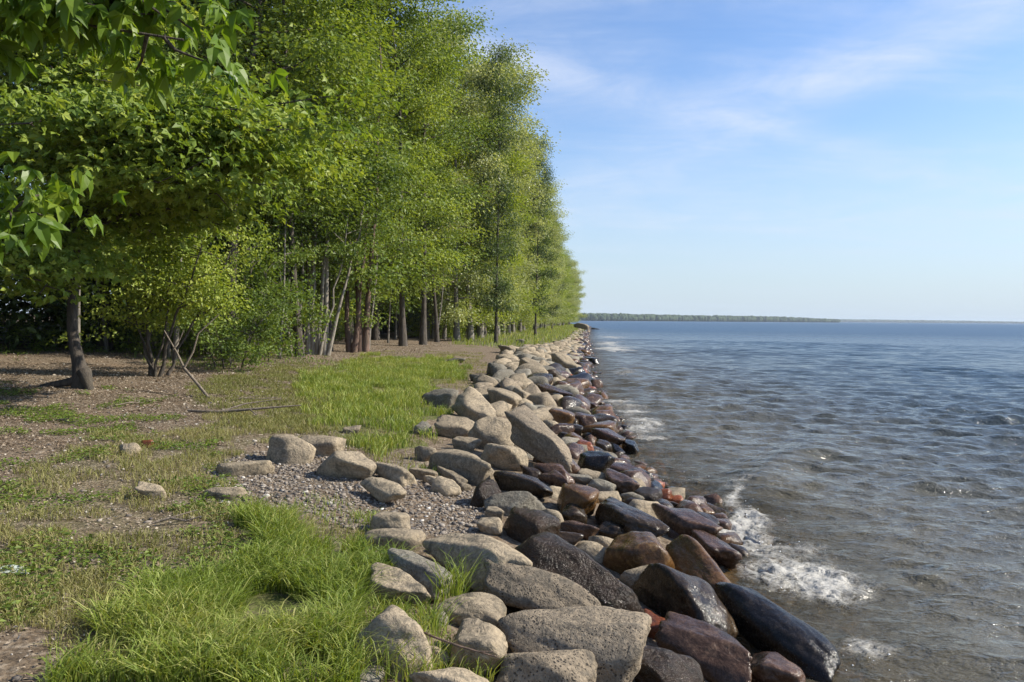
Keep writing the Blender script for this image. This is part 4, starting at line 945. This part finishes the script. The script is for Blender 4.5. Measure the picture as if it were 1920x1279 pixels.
def ground_leaves(name, poly, n, seed, L, mat, label, cat, lift, tint=None, clump=True):
    x, y = scatter(poly, n, seed); r_ = np.random.default_rng(seed+3)
    if clump: k = n2d(x, y, 1.6, seed+9, 3) > .12; x, y = x[k], y[k]
    N = len(x); P = np.stack([x, y, gh(x, y)+lift*r_.random(N)], 1); d = r_.normal(size=(N, 3))*[1, 1, .25]; nn = r_.normal(0, .35, (N, 3)); nn[:, 2] += 1
    l = L*r_.uniform(.5, 1.5, N); V, q, t = leaf_arrays(P, d, nn, l, l*.6, np.clip(r_.normal(.5 if tint is None else tint, .22, N), 0, 1))
    tag(link(name, mesh_np(name, V, quads=q, smooth=False, attrs={'tint': ('FACE', t)}, mat=LEAF[mat])), label, cat, kind='stuff')
OPEN = [(-80, 700), (300, 690), (600, 690), (640, 830), (760, 880), (920, 1000), (690, 1010), (560, 970), (330, 1060), (190, 1160), (60, 1290), (-120, 1290)]
ground_leaves('weeds', [(-60, 720), (330, 740), (420, 900), (520, 980), (330, 1060), (150, 1150), (-60, 1200)], 42000, 201, .034, 'green', 'small leafy weeds scattered over the open ground at the left', 'weeds', .06)
ground_leaves('leaf_litter', OPEN, 60000, 202, .022, 'litter', 'pale chips and dead leaves scattered on the bare soil', 'litter', .012, .5, False)
ground_leaves('forest_litter', [(0, 660), (560, 650), (700, 640), (860, 640), (700, 690), (420, 760), (0, 770)], 16000, 203, .05, 'litter', 'dead leaves on the shaded earth at the foot of the trees', 'litter', .02, .3, False)
ground_leaves('ground_cover', [(-60, 640), (120, 622), (330, 628), (560, 640), (560, 668), (330, 655), (240, 662), (60, 668), (-60, 668)], 26000, 205, .07, 'green', 'low leafy ground cover at the foot of the wood', 'ground cover', .22, .4, True)
ground_leaves('leaf_litter', [(-60, 690), (560, 680), (600, 760), (420, 830), (-60, 860)], 42000, 206, .03, 'litter', 'scattered dead leaves and bark chips on the earth in front of the wood', 'litter', .03, .42, True)
def pebbles():
    V0, F0 = rock_shape(61, 2, .3); V0 = V0[:]; x, y = scatter(GV, 5200, 301, jit=20); x2, y2 = scatter(OPEN, 2600, 302); r_ = np.random.default_rng(9)
    x = np.concatenate([x, x2]); y = np.concatenate([y, y2]); N = len(x); z = gh(x, y); V1, F1 = ICO[2]
    import bmesh
    bm = bmesh.new(); bmesh.ops.create_icosphere(bm, subdivisions=1, radius=1); V1 = np.array([v.co[:] for v in bm.verts]); F1 = np.array([[v.index for v in f.verts] for f in bm.faces]); bm.free()
    s = np.minimum(.008+.012*r_.random(N)**3*2, .035); q = r_.uniform(.5, 1.2, (N, 3))*s[:, None]; q[:, 2] *= .6
    a = r_.uniform(0, 6.28, N); V = V1[None]*(1+r_.normal(0, .12, (N, len(V1), 1)))*q[:, None]; c, s_ = np.cos(a)[:, None], np.sin(a)[:, None]
    V = np.stack([V[..., 0]*c-V[..., 1]*s_, V[..., 0]*s_+V[..., 1]*c, V[..., 2]], -1)+np.stack([x, y, z+q[:, 2]*.3], 1)[:, None]
    Fq = (np.arange(N)[:, None, None]*len(V1)+F1[None]).reshape(-1, 3); t = np.repeat(np.clip(r_.normal(.36, .24, N), 0, 1), len(F1))
    m, tt, out = new_mat('pebble'); at_ = tt.node('ShaderNodeAttribute', attribute_name='tint')
    p = tt.node('ShaderNodeBsdfPrincipled', in_Base_Color=tt.ramp(at_.outputs['Fac'], [(0, (.07, .06, .055)), (.45, (.20, .165, .13)), (.8, (.36, .32, .27)), (1, (.6, .57, .52))]), in_Roughness=.85); tt.l.new(p.outputs[0], out.inputs[0])
    tag(link('pebbles', mesh_np('pebbles', V.reshape(-1, 3), quads=Fq, attrs={'tint': ('FACE', t)}, mat=m)), 'small mixed pebbles of the gravel patch and open soil', 'pebbles', kind='stuff')
pebbles()

def spray():
    import bmesh
    bm = bmesh.new(); bmesh.ops.create_icosphere(bm, subdivisions=1, radius=1); V1 = np.array([v.co[:] for v in bm.verts]); F1 = np.array([[v.index for v in f.verts] for f in bm.faces]); bm.free()
    r_ = np.random.default_rng(77); X = []; S = []
    for (px, py, sx, sy, n, h) in ((1398, 960, 18, 20, 420, .14), (1430, 1010, 40, 22, 420, .06), (1500, 1062, 55, 26, 420, .05), (1620, 1244, 45, 16, 200, .05), (1290, 900, 25, 6, 160, .05), (1190, 800, 22, 14, 260, .12), (1150, 768, 14, 7, 160, .12), (1350, 1175, 6, 10, 60, .03), (1140, 650, 12, 5, 90, .2)):
        for _ in range(n//14):
            a, b = px+r_.normal()*sx*.8, py+r_.normal()*sy; d = ray(a, b); P = CAM+d*(-(CAM[2]-.02)/d[2]); X.append(P+[0, 0, h*.8*r_.random()**3]); S.append(r_.uniform(.003, .008)*(1 if py > 850 else 1.6 if py > 700 else 3))
    X = np.array(X); S = np.array(S); N = len(X); V = V1[None]*S[:, None, None]*r_.uniform(.6, 1.5, (N, 1, 3))+X[:, None]
    m, t, out = new_mat('froth'); p = t.node('ShaderNodeBsdfPrincipled', in_Base_Color=c4(.82, .82, .80), in_Roughness=.35); t.l.new(p.outputs[0], out.inputs[0])
    tag(link('spray', mesh_np('spray', V.reshape(-1, 3), quads=(np.arange(N)[:, None, None]*len(V1)+F1[None]).reshape(-1, 3), mat=m)), 'white droplets and froth thrown up where waves break on the stones', 'spray', kind='stuff')
spray()

# ---------------------------------------------------------------- far shore
def far_shore():
    def water_pt(px, D): d = ray(px, 600); k = D/d[1]; return np.array([d[0]*k, D])
    m, t, out = new_mat('far_wood'); ge = t.node('ShaderNodeNewGeometry'); n = t.noise(ge.outputs['Position'], .16, 4, .7)
    p = t.node('ShaderNodeBsdfPrincipled', in_Base_Color=t.mix(t.maprange(n.outputs[0], .4, .62), c4(.020, .040, .016), c4(.055, .085, .026)), in_Roughness=.95); t.l.new(p.outputs[0], out.inputs[0])
    V0, F0 = ICO[2]; r_ = np.random.default_rng(12)
    def wood(name, pxs, Ds, hs, n, wide, label, size):
        Vs = []; Fs = []
        for i in range(n):
            u = r_.random(); px = np.interp(u, [0, 1], [pxs[0], pxs[-1]]); D = float(np.interp(px, pxs, Ds)); h = float(np.interp(px, pxs, hs))*r_.uniform(.62, 1.12)
            c = water_pt(px, D+r_.uniform(0, wide)); a = size*r_.uniform(.6, 1.3)
            Pn = V0*(1+.22*fbm(V0*2.2+i, 5, 2))[:, None]; P = Pn*[a, a, h*.5]+[c[0], c[1], h*.5]; Vs.append(P); Fs.append(F0+i*len(V0))
        tag(link(name, mesh_np(name, np.concatenate(Vs), quads=np.concatenate(Fs), mat=m)), label, 'distant wood', kind='stuff')
    wood('far_wood', [1030, 1130, 1300, 1450, 1572], [1500, 1550, 1800, 2050, 2300], [13, 14, 13, 14, 9], 3400, 150, 'hazy green wood on the low headland across the water', 6)
    wood('farther_wood', [1500, 1700, 1960], [4600, 4600, 4500], [17, 15, 10], 1700, 250, 'thin hazy line of trees on the farthest shore at the right', 16)
    wood('farther_wood', [700, 1040], [2400, 1500], [15, 15], 500, 150, 'hazy wood across the water seen between the last trunks', 8)
far_shore()

# ---------------------------------------------------------------- air
def haze():
    import bmesh
    bm = bmesh.new(); bmesh.ops.create_cube(bm, size=1.0); me = bpy.data.meshes.new('haze'); bm.to_mesh(me); bm.free()
    o = link('haze', me); o.scale = (15000, 15000, 36); o.location = (0, 0, 13)
    m, t, out = new_mat('haze'); v = t.node('ShaderNodeVolumePrincipled', in_Color=c4(.80, .90, 1.0), in_Density=0.00013); t.l.new(v.outputs[0], out.inputs['Volume'])
    me.materials.append(m); tag(o, 'thin pale haze over the lake', 'haze', kind='stuff')
haze()
